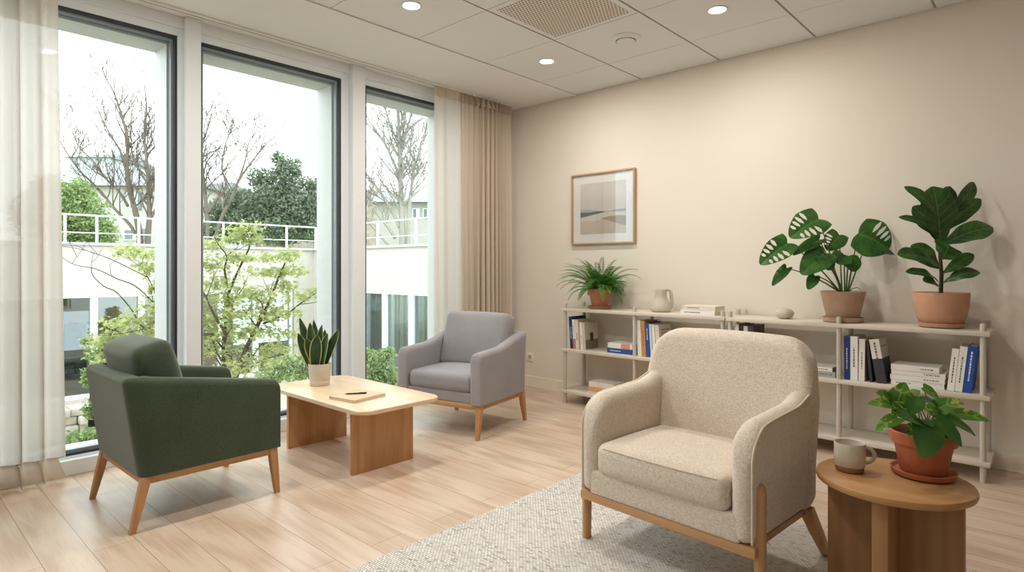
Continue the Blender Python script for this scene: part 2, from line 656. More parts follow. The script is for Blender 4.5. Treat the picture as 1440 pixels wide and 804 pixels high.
# ------------------------------------------------------------------ room shell
WX, BY, H = -4.06, 4.385, 2.70
RX, FY = 2.7, -2.8
bm = B(); box(bm, WX - 0.02, RX, FY, BY, -0.05, 0.0); struct('floor', bm, M['floor'])
bm = B(); box(bm, WX - 0.2, RX + 0.1, BY, BY + 0.12, -0.05, H + 0.1); struct('wall_back', bm, M['wall'])
bm = B(); box(bm, RX, RX + 0.1, FY - 0.1, BY, -0.05, H + 0.1); struct('wall_right', bm, M['wall'])
bm = B(); box(bm, WX - 0.2, RX, FY - 0.1, FY, -0.05, H + 0.1); struct('wall_front', bm, M['wall'])
# window wall: solid ends, lintel and low upstand
PANES = [(-2.05, -0.72), (-0.60, 1.34), (1.47, 2.49), (2.70, 3.61), (3.71, 3.91)]  # last pane, hidden by the curtain, is added to backlight it
OUT = WX - 0.30
bm = B()
box(bm, OUT, WX, 3.96, BY, -0.05, H + 0.1)
box(bm, OUT, WX, FY, -2.12, -0.05, H + 0.1)
box(bm, OUT, WX, -2.12, 3.96, 2.655, H + 0.1)
box(bm, OUT, WX, -2.12, 3.96, -0.05, 0.03)
struct('wall_left', bm, M['trimcool'])
# ceiling: plaster strip, grid backing and lay-in tiles
XL = [-3.25 + 0.668 * i for i in range(10)]
YL = [BY, 3.88, 3.225, 2.57] + [2.57 - 0.655 * i for i in range(1, 10)]
YL = [y for y in YL if y > FY] + [FY]
bm = B()
box(bm, WX, -3.275, FY, BY, H, H + 0.1, mi=2)
box(bm, -3.275, RX, FY, BY, H + 0.007, H + 0.1, mi=1)
for i in range(len(XL)):
    x0 = XL[i] + 0.007
    x1 = (XL[i + 1] if i + 1 < len(XL) else RX) - 0.007
    if x0 > RX - 0.02:
        break
    x1 = min(x1, RX)
    for j in range(len(YL) - 1):
        y1, y0 = YL[j] - (0.0025 if j else 0.006), YL[j + 1] + 0.0025
        if abs(x0 + 2.575) < 0.05 and abs(y1 - 3.2225) < 0.05:
            continue
        box(bm, x0, x1, y0, y1, H, H + 0.006, mi=0)
struct('ceiling', bm, [M['ceil'], M['grid'], M['soffit']])
bm = B(); box(bm, -3.283, -3.247, FY, BY, H - 0.008, H + 0.002, 0.002); struct('trim_1', bm, M['soffit'])
bm = B(); box(bm, WX, RX, BY - 0.013, BY, 0, 0.105, 0.003); struct('baseboard_back', bm, M['base'])
bm = B(); box(bm, RX - 0.013, RX, FY, BY - 0.014, 0, 0.105, 0.003); struct('baseboard_right', bm, M['base'])
# window wall interior casing: sill upstand, head beam, mullion posts
bm = B(); box(bm, WX - 0.08, WX + 0.035, -2.12, 3.96, 0.0, 0.085, 0.004); struct('baseboard_left', bm, M['trimcool'])
bm = B(); box(bm, WX - 0.06, WX + 0.02, -2.12, 3.96, 2.632, H, 0.003); struct('trim_2', bm, M['trimcool'])
n = 3
for (y0, y1) in ((-0.70, -0.62), (1.37, 1.457), (2.552, 2.662), (3.635, 3.685)):
    bm = B(); box(bm, WX - 0.20, WX + 0.06, y0, y1, 0.085 if n else 0, H - 0.001, 0.004)
    struct('trim_%d' % n, bm, M['trimcool']); n += 1
# panes
for i, (y0, y1) in enumerate(PANES):
    z0, z1 = 0.098, 2.585
    x = WX - 0.005
    bm = B()
    # white sash ring (inside face)
    a0, a1 = y0 - 0.062, y1 + 0.062
    if i + 1 < len(PANES):
        a1 = min(a1, (y1 + PANES[i + 1][0]) / 2 - 0.03)
    if i:
        a0 = max(a0, (y0 + PANES[i - 1][1]) / 2 + 0.03)
    box(bm, x - 0.09, x, a0, y0, 0.03, 2.66)
    box(bm, x - 0.09, x, y1, a1, 0.03, 2.66)
    box(bm, x - 0.09, x, y0, y1, 0.03, z0)
    box(bm, x - 0.09, x, y0, y1, z1, 2.66)
    w = struct('window_%d' % (i + 1), bm, M['white'])
    bm = B()
    g = 0.016
    box(bm, x - 0.03, x - 0.006, y0, y0 + g, z0, z1)
    box(bm, x - 0.03, x - 0.006, y1 - g, y1, z0, z1)
    box(bm, x - 0.03, x - 0.006, y0 + g, y1 - g, z0, z0 + g)
    box(bm, x - 0.03, x - 0.006, y0 + g, y1 - g, z1 - g, z1)
    o = obj('gasket', bm, M['gasket'], w, None); o['label'] = 'dark rubber gasket'
    bm = B()
    h = g + 0.012
    box(bm, x - 0.075, x - 0.032, y0, y0 + h, z0, z1)
    box(bm, x - 0.075, x - 0.032, y1 - h, y1, z0, z1)
    box(bm, x - 0.075, x - 0.032, y0 + h, y1 - h, z0, z0 + h)
    box(bm, x - 0.075, x - 0.032, y0 + h, y1 - h, z1 - h, z1)
    obj('bead', bm, M['midgrey'], w, None)
    bm = B(); box(bm, x - 0.062, x - 0.050, y0 + g, y1 - g, z0 + g, z1 - g)
    obj('glass', bm, M['glass'], w, None)
    # outer reveal
    bm = B()
    r = 0.05
    box(bm, OUT, x - 0.076, y0 - 0.01, y0 + r, 0.03, 2.66)
    box(bm, OUT, x - 0.076, y1 - r + 0.012, y1 + 0.012, 0.03, 2.66)
    box(bm, OUT, x - 0.076, y0 + r, y1 - r + 0.012, z1 - 0.045, 2.66)
    box(bm, OUT - 0.02, x - 0.076, y0 + r, y1 - r + 0.012, 0.03, 0.09)
    obj('reveal', bm, M['reveal'], w, None)

# ------------------------------------------------------------------ ceiling fittings
XC = (-2.582 + -1.914) / 2
o = thing('perforated_panel', 'square perforated grille tile set in the ceiling grid', 'vent', (XC, 2.8975, H))
bm = B(); box(bm, -0.325, 0.325, -0.323, 0.323, 0.0, 0.006); obj('panel_rim', bm, M['ceil'], o, None)
bm = B(); box(bm, -0.288, 0.288, -0.288, 0.288, -0.0015, 0.001); obj('perforated_sheet', bm, M['perf'], o, None)
o = thing('ceiling_diffuser', 'round white air valve with a raised centre disc on the ceiling', 'vent', (-2.20, 3.525, H))
bm = B(); lathe(bm, [(0.066, 0.0), (0.066, -0.014), (0.072, -0.020), (0.092, -0.014), (0.104, -0.004), (0.104, 0.0)], 48); obj('collar', bm, M['soffit'], o)
bm = B(); lathe(bm, [(0.0, -0.026), (0.056, -0.026), (0.061, -0.022), (0.061, -0.018), (0.03, -0.016), (0.03, 0.0)], 48); obj('valve_disc', bm, M['ceil'], o)
bm = B(); lathe(bm, [(0.0, -0.002), (0.066, -0.002), (0.066, 0.001)], 48); obj('throat', bm, M['ink'], o)

EM = emit('lamp_lens', (255, 246, 230), 14.0)
LAMP = 8.2
lamp_src = None
lampdefs = [(-2.86, 2.22, 'recessed downlight in the ceiling tile left of the perforated grille'),
            (-2.88, 3.51, 'recessed downlight in the last tile before the back wall, nearest the curtain'),
            (-1.55, 3.51, 'recessed downlight in the ceiling tile right of the round air valve'),
            (-1.55, 2.22, None), (-2.86, 0.92, None), (-1.55, 0.92, None), 
            (-2.86, -0.4, None)]
for i, (x, y, lab) in enumerate(lampdefs):
    if i == 0:
        o = thing('ceiling_downlight', lab, 'light', (x, y, H), group='recessed ceiling downlights')
        bm = B(); lathe(bm, [(0.047, 0.004), (0.047, -0.002), (0.052, -0.006), (0.062, -0.004), (0.064, 0.0), (0.064, 0.004)], 40); obj('trim_ring', bm, M['soffit'], o)
        bm = B(); lathe(bm, [(0.0, -0.0015), (0.047, -0.0015), (0.047, 0.003)], 40); obj('lens', bm, EM, o)
        la = bpy.data.lights.new('lamp', 'AREA')
        la.shape = 'DISK'; la.size = 0.085; la.energy = LAMP; la.color = (1.0, 0.95, 0.88)
        lo = bpy.data.objects.new('lamp', la); COL.objects.link(lo); lo.parent = o; lo.location = (0, 0, -0.008)
        lamp_src = o
    else:
        o = copy_tree(lamp_src)
        o.location = (x, y, H)
        o['label'] = lab or 'recessed downlight in the ceiling nearer the viewer, out of frame'

# ------------------------------------------------------------------ curtains
o = thing('curtain_track', 'slim white curtain track running along the plaster soffit above the windows', 'curtain track', (-3.93, 0.85, H))
bm = B(); box(bm, -0.022, 0.022, -2.9, 3.42, -0.014, 0.0, 0.002); obj('track_rail', bm, M['soffit'], o)
bm = B(); box(bm, -0.006, 0.006, -2.9, 3.42, -0.0155, -0.013); obj('track_slot', bm, M['grid'], o)


def curtain_sheet(bm, y0, y1, z0, z1, nf, amp, flare=0.0, seed=1, ny=260, nz=26, dx=0.0, warp=0.0):
    rr = random.Random(seed)
    ph = [rr.uniform(0, 6.28) for _ in range(6)]
    grid = []
    for j in range(nz + 1):
        tz = j / nz
        z = z0 + (z1 - z0) * tz
        row = []
        for i in range(ny + 1):
            s = i / ny
            sw = s + warp * math.sin(s * pi) * 0.5 * 0.3
            wob = 0.35 * math.sin(2.2 * s * pi + ph[0]) + 0.2 * math.sin(5.1 * s + ph[1] + tz * 1.2)
            ang = 2 * pi * nf * sw + wob * 1.5 + 0.25 * math.sin(tz * 3 + ph[2])
            a = amp * (0.75 + 0.45 * (1 - tz)) * (0.8 + 0.3 * math.sin(ph[3] + 7 * s))
            x = dx + a * math.sin(ang) + 0.25 * a * math.sin(2 * ang + ph[4])
            ymid = (y0 + y1) / 2
            y = y0 + (y1 - y0) * s
            y += (y - ymid) * flare * (1 - tz) + 0.35 * a * math.cos(ang)
            row.append(bm.verts.new((x, y, z + (0.004 * math.sin(ang) if j == 0 else 0))))
        grid.append(row)
    for j in range(nz):
        for i in range(ny):
            bm.faces.new((grid[j][i], grid[j][i + 1], grid[j + 1][i + 1], grid[j + 1][i]))


o = thing('sheer_curtain', 'pale sheer curtain hanging at the left edge of the windows', 'curtain', (-3.93, 0.5, 0))
bm = B(); curtain_sheet(bm, -0.42, 0.205, 0.135, 2.685, 7, 0.050, 0.10, 3); obj('cloth', bm, M['sheer'], o, 180)
bm = B()
curtain_sheet(bm, -0.42, 0.205, 0.02, 0.137, 7, 0.054, 0.115, 3, nz=3); h = obj('hem', bm, M['hem'], o, 180); h['label'] = 'deeper beige bottom hem'
o = thing('beige_curtain', 'gathered beige curtain drawn to the corner beside the back wall', 'curtain', (-3.92, 3.75, 0))
bm = B(); curtain_sheet(bm, -0.465, -0.12, 0.02, 2.60, 3, 0.016, 0.0, 5, ny=120); c = obj('sheer_edge', bm, M['sheer'], o, 180); c['label'] = 'flatter lighter front edge letting daylight through'
bm = B(); curtain_sheet(bm, -0.165, 0.47, 0.02, 2.60, 11, 0.050, 0.0, 8, ny=480); obj('cloth', bm, M['drape'], o, 180)
bm = B(); curtain_sheet(bm, -0.465, -0.12, 2.595, 2.685, 3, 0.016, 0.0, 5, ny=120, nz=3); curtain_sheet(bm, -0.165, 0.47, 2.595, 2.685, 11, 0.050, 0.0, 8, ny=480, nz=3); obj('heading_tape', bm, M['hem'], o, 180)

# ------------------------------------------------------------------ rug
bm = B(); box(bm, -1.975, 0.95, 0.25, 2.815, 0.0, 0.012, 0.004, 2)
tag(obj('loop_rug', bm, M['rug']), 'cream flecked loop-pile rug under the beige armchair', 'rug')


# ------------------------------------------------------------------ armchairs
def shell(bm, hw, yf, yb, r, th, z0, harm, hback, rf, lean, bank, flare=0.0, thb=None, harm_rear=None, inz=None, crown=0.0, cap=0.012, rtop=None, pw=1.0):
    """upholstered U: left arm, back, right arm in one skin. bank=(s0,s1): distance along the skin from the
    middle of the back at which the top starts and ends falling from back height to arm height"""
    thb = thb or th
    harm_rear = harm_rear or harm
    pts = []  # (x, y, nx, ny, s)
    half = []
    straight = hw - r
    nb = 14
    for i in range(nb):
        x = straight * i / nb
        half.append((x, yb, 0, -1, x))
    na = 10
    for i in range(na + 1):
        a = pi / 2 * i / na
        half.append((straight + r * math.sin(a), yb - r + r * math.cos(a), -math.sin(a), -math.cos(a), straight + r * a))
    s0 = straight + r * pi / 2
    L = (yb - r) - yf
    nl = 16
    for i in range(1, nl + 1):
        d = (L - rf) * i / nl
        half.append((hw, yb - r - d, -1, 0, s0 + d))
    nr = 9
    for i in range(1, nr + 1):
        a = pi / 2 * i / nr
        half.append((hw, yf + rf - rf * math.sin(a), -1, 0, s0 + L - rf + rf * math.sin(a)))
    send = s0 + L
    full = [(-x, y, -nx, ny, -s) for (x, y, nx, ny, s) in reversed(half[1:])] + half

    def top(s):
        s = abs(s)
        if s <= bank[0]:
            base = hback + crown * (1 - (s / max(bank[0], 1e-3)) ** 2)
        elif s >= bank[1]:
            u = (s - bank[1]) / max(send - bank[1], 1e-3)
            base = harm_rear + (harm - harm_rear) * u
        else:
            u = (s - bank[0]) / (bank[1] - bank[0])
            u = u ** pw
            u = u * u * (3 - 2 * u)
            base = hback + (harm_rear - hback) * u
        d = send - s
        if d < rf:
            c = 1 - d / rf
            base -= rf * (1 - math.sqrt(max(0, 1 - c * c)))
        return base
    rings = []
    for (x, y, nx, ny, s) in full:
        Ht = top(s)
        b = max(0.0, min(1.0, 1 - (abs(s) - straight) / max(s0 - straight, 1e-3)))
        b = b * b * (3 - 2 * b)
        t = th + (thb - th) * b
        rt = rtop or t * 0.5
        rt = min(rt, t * 0.499)
        prof = []
        nz = 9
        for i in range(nz + 1):
            prof.append((0.0, z0 + (Ht - rt - z0) * i / nz))
        for i in range(1, 6):
            a = pi / 2 * i / 5
            prof.append((rt * (1 - math.cos(a)), Ht - rt + rt * math.sin(a)))
        for i in range(0, 6):
            a = pi / 2 * (1 - i / 5)
            prof.append((t - rt * (1 - math.cos(a)), Ht - rt + rt * math.sin(a)))
        for i in range(1, nz + 1):
            prof.append((t, Ht - rt - (Ht - rt - (inz or z0)) * i / nz))
        ring = []
        for d, z in prof:
            px, py = x + nx * d, y + ny * d
            fl = flare * (z - z0)
            px -= nx * fl
            ly = lean * max(0, z - z0) * (b if abs(s) < s0 else 0)
            # the skin of the arms is dragged a little by the lean of the back near the corner
            if abs(s) >= s0:
                fall = max(0.0, 1 - (abs(s) - s0) / max(0.25, 1e-3))
                ly = 0
            ring.append(Vector((px, py + ly, z)))
        rings.append(ring)
    VR = [[bm.verts.new(p) for p in ring] for ring in rings]
    for a, b2 in zip(VR, VR[1:]):
        for i in range(len(a) - 1):
            bm.faces.new((a[i], a[i + 1], b2[i + 1], b2[i]))
    # front caps, softly pillowed; undersides
    for ring, V, sg in ((rings[0], VR[0], 1), (rings[-1], VR[-1], -1)):
        c = sum(ring, Vector()) / len(ring)
        prev = V
        for kk, off in ((0.86, 0.6), (0.6, 0.95), (0.3, 1.0)):
            nv = []
            for p in ring:
                q = Vector((c.x + (p.x - c.x) * kk, p.y - cap * off, p.z))
                # shrink only a little vertically at the top
                q.z = z0 + (p.z - z0) * (1 - (1 - kk) * 0.12)
                nv.append(bm.verts.new(q))
            for i in range(len(ring) - 1):
                f = (prev[i], prev[i + 1], nv[i + 1], nv[i])
                bm.faces.new(f if sg > 0 else tuple(reversed(f)))
            prev = nv
        bm.faces.new(prev)
    for a, b2 in zip(VR, VR[1:]):
        bm.faces.new((a[0], b2[0], b2[-1], a[-1]))
    return full, rings


def tapered_leg(bm, top, bot, rt, rb, n=4, rot=pi / 4):
    """square tapering leg between two points"""
    top, bot = Vector(top), Vector(bot)
    A = []
    for p, r in ((top, rt), ((top + bot) / 2, (rt + rb) / 2), (bot, rb)):
        A.append([bm.verts.new(p + Vector((math.cos(rot + 2 * pi * k / n) * r * 1.414, math.sin(rot + 2 * pi * k / n) * r * 1.414, 0))) for k in range(n)])
    for a, b in zip(A, A[1:]):
        for k in range(n):
            bm.faces.new((a[k], b[k], b[(k + 1) % n], a[(k + 1) % n]))
    bm.faces.new(A[0])
    bm.faces.new(list(reversed(A[-1])))
    es = [e for e in bm.edges if abs((e.verts[0].co - e.verts[1].co).normalized().z) > 0.7]
    bmesh.ops.bevel(bm, geom=es, offset=min(rt, rb) * 0.35, segments=2, profile=0.5, affect='EDGES')


def lounge_chair(name, label, loc, rz, fab, hw, depth, feet, tagside=False, harm=0.575, hback=0.668, bank=0.40, cush=(0.092, 0.075, 0.055)):
    """low easy chair: skin, seat and back cushions, oak plinth rail and four legs; faces -Y"""
    o = thing(name, label, 'armchair', loc, rz)
    yf, yb = -depth / 2, depth / 2
    z0 = 0.235
    bm = B()
    shell(bm, hw, yf, yb - 0.03, 0.05, 0.085, z0, harm, hback, 0.026, 0.14, (hw - 0.03, hw - 0.03 + bank), 0.0, thb=0.09, harm_rear=(harm + 0.012) if bank > 0.1 else hback, inz=z0, rtop=0.03, cap=0.006)
    obj('body', bm, fab, o, 60)
    bm = B(); rbox(bm, (0, 0.0 - 0.008, z0 + 0.035), (hw - 0.07, depth / 2 - 0.02, 0.037), 0.012); obj('seat_base', bm, fab, o, 60)
    bm = B(); rbox(bm, (0, -0.045, 0.362), (hw - 0.088, depth / 2 - 0.05, 0.062), 0.038, (0.0, 0.006, 0.02)); obj('seat_cushion', bm, fab, o, 60)
    # back cushion, leaning against the back
    tilt = Matrix.Rotation(R(-15), 3, 'X')
    bm = B(); rbox(bm, (0, yb - 0.155, 0.60), (hw - cush[0], cush[1], 0.205), cush[2], (0.008, 0.03, 0.008), mat=tilt); obj('back_cushion', bm, fab, o, 60)
    zr0, zr1 = 0.20, 0.2345
    for sx in (-1, 1):
        bm = B(); box(bm, sx * (hw - 0.03) - 0.012, sx * (hw - 0.03) + 0.012, yf + 0.03, yb - 0.06, zr0, zr1, 0.002)
        obj('side_rail', bm, M['oakY'], o)
    for ya in (yf + 0.012, yb - 0.066):
        bm = B(); box(bm, -hw + 0.03, hw - 0.03, ya, ya + 0.024, zr0, zr1, 0.002)
        obj('cross_rail', bm, M['chairrail'], o)
    for sx in (-1, 1):
        for tp, ft in (((sx * (hw - 0.03), yf + 0.030, 0.234), (sx * feet[0], feet[1], 0.0)), ((sx * (hw - 0.03), yb - 0.06, 0.234), (sx * feet[0], feet[2], 0.0))):
            bm = B(); tapered_leg(bm, tp, ft, 0.020, 0.0125); obj('leg', bm, M['chairoak'], o)
    if tagside:
        bm = B(); prism(bm, [(hw - 0.022, yb - 0.028), (hw - 0.020, yb - 0.030), (hw + 0.012, yb + 0.002), (hw + 0.010, yb + 0.004)], 0.35, 0.385)
        t = obj('fabric_tag', bm, M['black'], o, None); t['label'] = 'small black woven tag on the back edge'
    return o


# faces +Y (towards the coffee table)
lounge_chair('lounge_chair', 'dark green armchair with oak legs, seen from behind by the windows', (-3.254, 1.112, 0), R(180 + 1), M['greenfab'], 0.328, 0.66, (0.300, -0.325, 0.325), True, bank=0.02, cush=(0.088, 0.085, 0.045))
lounge_chair('lounge_chair', 'grey fabric armchair with oak legs beyond the coffee table', (-3.236, 3.0, 0), R(11.8), M['greyfab'], 0.358, 0.64, (0.315, -0.30, 0.335), cush=(0.080, 0.075, 0.042))


def beige_chair():
    cx = -1.10
    o = thing('wide_armchair', 'wide beige boucle armchair with oak frame standing on the rug', 'armchair', (cx + 0.004, 2.30, 0.012), R(-4))
    dz = -0.012
    hw, yf, yb = 0.368, -0.30, 0.235
    z0 = 0.222 + dz
    zt = 0.868 + dz
    hz = (zt - z0) / 2
    RC = 0.125

    def back_puff(p):
        # rounded upper corners, slight taper, gentle hollow and recline
        x, y, z = p
        sx = 1 if x > 0 else -1
        u, v = (abs(x) - (hw + 0.014 - RC)) / RC, (z - (hz - RC)) / RC
        if u > 0 and v > 0:
            x = sx * (hw + 0.014 - RC + RC * u * math.sqrt(1 - v * v / 2))
            z = hz - RC + RC * v * math.sqrt(1 - u * u / 2)
        k2 = max(0.0, (z + hz - 0.40) / 0.26)
        x = x * (1 - 0.085 * min(1, k2))
        z -= 0.012 * (x / hw) ** 2 * max(0, z / hz)
        y -= 0.030 * abs(x / hw) ** 3
        y += 0.17 * (z + hz)
        return Vector((x, y, z))
    bm = B(); rbox(bm, (0, yb - 0.052, z0 + hz), (hw + 0.014, 0.056, hz), 0.048, (0, 0.012, 0), k=5, mid=18, puff=back_puff); obj('backrest', bm, M['boucle'], o, 75)
    ya = yb + 0.03
    rf = 0.12

    def harm(y):
        d = y - yf
        h = 0.616 + 0.030 * d / (ya - yf) + dz
        q = (y - (yb - 0.17)) / 0.19
        if q > 0:
            q = min(1, q)
            h += 0.034 * q * q * (3 - 2 * q)
        if d < rf:
            c = 1 - max(0, d) / rf
            h -= rf * (1 - math.sqrt(max(0, 1 - c * c)))
        return h
    la = (ya - yf) / 2
    for sg in (-1, 1):
        def arm_puff(p, sg=sg):
            f = (p.z + 0.2) / 0.4
            return Vector((p.x, p.y, z0 + f * (harm(p.y + (ya + yf) / 2) - z0)))
        bm = B(); rbox(bm, (sg * (hw - 0.044), (ya + yf) / 2, 0), (0.044, la, 0.2), 0.041, (0.004, 0.006, 0), k=6, mid=26, puff=arm_puff); obj('armrest', bm, M['boucle'], o, 75)
    bm = B(); rbox(bm, (0, -0.035, z0 + 0.048), (hw - 0.05, 0.266, 0.049), 0.012); obj('seat_base', bm, M['boucle'], o, 60)
    bm = B(); rbox(bm, (0, -0.075, 0.373 + dz), (hw - 0.088, 0.238, 0.063), 0.035, (0.0, 0.012, 0.022)); sc_o = obj('seat_cushion', bm, M['boucle'], o, 60)
    # piping along the top front edge of the cushion
    bm = B()
    hx, yy = hw - 0.088, -0.075 - 0.238
    pts = [(-hx + 0.012, yy + 0.06, 0.422 + dz), (-hx + 0.02, yy + 0.022, 0.423 + dz)]
    for i in range(9):
        u = -1 + 2 * i / 8
        pts.append((u * (hx - 0.04), yy + 0.004 - 0.009 * (1 - u * u), 0.4225 + dz))
    pts += [(hx - 0.02, yy + 0.022, 0.423 + dz), (hx - 0.012, yy + 0.06, 0.422 + dz)]
    tube(bm, pts, 0.0026, 6); obj('cushion_piping', bm, M['piping'], sc_o)
    # piping down the outer edge of each arm front and along the arm top
    for sg in (-1, 1):
        x = sg * (hw - 0.0075)
        pts = [Vector((x, yf + 0.006, z0 + 0.01 + 0.035 * q)) for q in range(8)]
        for q in range(1, 12):
            d = rf * (1 - math.cos(pi / 2 * q / 11))
            pts.append(Vector((x, yf + 0.006 + d, harm(yf + d) - 0.012)))
        pts = [p for i2, p in enumerate(pts) if i2 == 0 or p.z > pts[i2 - 1].z - 0.001]
        for q in range(1, 15):
            y = yf + rf + (ya - 0.05 - yf - rf) * q / 14
            pts.append(Vector((x, y, harm(y) - 0.010)))
        bm = B(); tube(bm, pts, 0.0042, 6); obj('arm_piping', bm, M['piping'], o)
    # oak frame
    bm = B(); box(bm, -hw - 0.002, hw + 0.002, yf + 0.004, yf + 0.030, 0.186 + dz, 0.222 + dz, 0.004); obj('front_rail', bm, M['chairrail'], o)
    bm = B(); box(bm, -hw + 0.03, hw - 0.03, yb - 0.06, yb - 0.035, 0.19 + dz, 0.222 + dz, 0.004); obj('rear_rail', bm, M['chairrail'], o)
    for sx in (-1, 1):
        bm = B(); box(bm, sx * (hw - 0.03) - 0.011, sx * (hw - 0.03) + 0.011, yf + 0.02, yb - 0.04, 0.196 + dz, 0.2215 + dz, 0.002); obj('side_rail', bm, M['oakY'], o)
        bm = B()
        x = sx * (hw + 0.001)
        y = yf + 0.045
        tube(bm, [(x, y, 0.0), (x, y, 0.003), (x, y, 0.10), (x, y, 0.20), (x, y, 0.38), (x, y, 0.405), (x, y, 0.414)],
             [0.0175, 0.0185, 0.0195, 0.0205, 0.0205, 0.017, 0.008], 14)
        obj('front_leg', bm, M['chairoak'], o, 50)
        bm = B(); tapered_leg(bm, (sx * (hw - 0.022), yb - 0.045, 0.21), (sx * (hw + 0.012), yb + 0.075, 0.0), 0.025, 0.0165); obj('rear_leg', bm, M['chairoak'], o)


beige_chair()


# ------------------------------------------------------------------ coffee table
def rrect(x0, x1, y0, y1, r, n=8):
    P = []
    for cx, cy, a0 in ((x1 - r, y1 - r, 0), (x0 + r, y1 - r, 90), (x0 + r, y0 + r, 180), (x1 - r, y0 + r, 270)):
        for i in range(n + 1):
            a = R(a0 + 90 * i / n)
            P.append((cx + r * math.cos(a), cy + r * math.sin(a)))
    return P


o = thing('coffee_table', 'low oak coffee table with rounded top on two slab panels', 'coffee table', (-3.245, 2.045, 0))
bm = B(); prism(bm, rrect(-0.545, 0.545, -0.275, 0.29, 0.085), 0.363, 0.385, 0.005); obj('tabletop', bm, M['oaktop_sheen'], o)
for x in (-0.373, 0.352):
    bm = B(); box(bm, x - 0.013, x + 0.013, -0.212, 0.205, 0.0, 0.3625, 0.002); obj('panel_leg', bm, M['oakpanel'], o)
bm = B(); box(bm, -0.36, 0.339, -0.02, 0.0, 0.315, 0.3625, 0.002); obj('under_rail', bm, M['oakX'], o)
TZ = 0.3855

# notebook and pen
o = thing('notebook', 'cream-covered notebook lying on the coffee table under a pen', 'notebook', (-3.045, 1.975, TZ), R(9))
bm = B(); box(bm, -0.105, 0.105, -0.122, 0.122, 0.0, 0.003, 0.001); box(bm, -0.105, 0.105, -0.122, 0.122, 0.014, 0.017, 0.001); box(bm, -0.105, -0.102, -0.122, 0.122, 0.0, 0.017)
obj('cover', bm, plain('notebook_cover', (214, 190, 160), 0.7, 0.3, 0.03, 40), o)
bm = B(); box(bm, -0.102, 0.102, -0.118, 0.118, 0.003, 0.014); obj('page_block', bm, M['paper'], o, None)
o = thing('pen', 'black pen lying on the notebook', 'pen', (-3.055, 1.975, TZ + 0.0175), 0, rot=(0, 0, R(56)))
bm = B(); tube(bm, [(-0.062, 0, 0.0045), (-0.05, 0, 0.0045), (0.055, 0, 0.0045)], [0.003, 0.0045, 0.0045], 10); obj('barrel', bm, M['black'], o, 50)
bm = B(); tube(bm, [(-0.075, 0, 0.0045), (-0.062, 0, 0.0045)], [0.0008, 0.003], 10); obj('nib', bm, M['midgrey'], o, 50)
bm = B(); box(bm, 0.015, 0.055, -0.0012, 0.0012, 0.0085, 0.0105); obj('clip', bm, M['black'], o, None)

# ------------------------------------------------------------------ side table
STX, STY, STZ = -0.422, 2.312, 0.45
RUGZ = 0.012
o = thing('side_table', 'round oak side table on a cross of two panels at the right', 'side table', (STX, STY, RUGZ))
bm = B()
lathe(bm, [(0, STZ - 0.024), (0.218, STZ - 0.024), (0.224, STZ - 0.021), (0.2265, STZ - 0.014), (0.2265, STZ - 0.008), (0.224, STZ - 0.002), (0.219, STZ), (0, STZ)], 96, (0, 0, -RUGZ))
obj('tabletop', bm, M['sideoak'], o, 40)
zt = STZ - 0.0242 - RUGZ
bm = B(); box(bm, -0.192, 0.192, -0.02, 0.02, 0.0, zt, 0.003); obj('cross_panel', bm, M['sidepanel'], o)
for s in (-1, 1):
    bm = B(); box(bm, -0.022, 0.022, min(s * 0.0205, s * 0.19), max(s * 0.0205, s * 0.19), 0.0, zt, 0.003); obj('wing_panel', bm, M['sidepanel'], o)

# mug
o = thing('mug', 'pale glazed mug with unglazed foot on the round side table', 'mug', (-0.545, 2.292, STZ + 0.0005), R(0))
bm = B()
lathe(bm, [(0.0, 0.0), (0.040, 0.0), (0.0435, 0.004), (0.0445, 0.018)], 48); o2 = obj('foot', bm, M['mugclay'], o, 50); o2['label'] = 'bare brown clay foot'
bm = B()
lathe(bm, [(0.0446, 0.018), (0.0475, 0.021), (0.0480, 0.05), (0.0475, 0.094), (0.0465, 0.0965), (0.0445, 0.0955), (0.0438, 0.09), (0.043, 0.02), (0.036, 0.012), (0, 0.011)], 48); obj('cup', bm, M['mugglaze'], o, 50)
bm = B()
hd = (RT * 0.97 - FW * 0.25).normalized()
hp = []
for i in range(13):
    a = R(-100 + 200 * i / 12)
    hp.append(hd * (0.044 + 0.032 * max(-0.05, math.cos(a)) * 1.0) + UP * (0.056 + 0.027 * math.sin(a)))
tube(bm, hp, [0.0065] * 13, 10); obj('handle', bm, M['mugglaze'], o, 60)


# ------------------------------------------------------------------ shelving
FYP, RYP = 4.055, 4.325
ZS = (0.112, 0.463, 0.803)
TH = 0.026


def shelf_unit(label, x0, x1, posts):
    cx = (x0 + x1) / 2
    o = thing('shelf_unit', label, 'bookshelf', (cx, 4.19, 0), group='low lacquered shelf units')
    for z in ZS:
        bm = B(); box(bm, x0 - cx, x1 - cx, -0.158, 0.158, z - TH, z, 0.004); obj('shelf', bm, M['shelf'], o)
    for px in posts:
        for y in (FYP - 4.19, RYP - 4.19):
            bm = B()
            tube(bm, [(px - cx, y, 0), (px - cx, y, 0.838), (px - cx, y, 0.8435), (px - cx, y, 0.845)], [0.0145, 0.0145, 0.0125, 0.009], 20)
            obj('post', bm, M['post'], o, 50)
    return o


shelf_unit('left low shelf unit holding the fern and jug', -3.157, -1.731, (-3.125, -2.452, -1.752))
shelf_unit('right low shelf unit holding the two large potted plants', -1.723, -0.296, (-1.700, -1.022, -0.327))

# ------------------------------------------------------------------ books
BM = {}


def cover(c):
    if c not in BM:
        BM[c] = plain('book_cover_%d_%d_%d' % c, c, 0.55, 0.35, 0.02, 60)
    return BM[c]


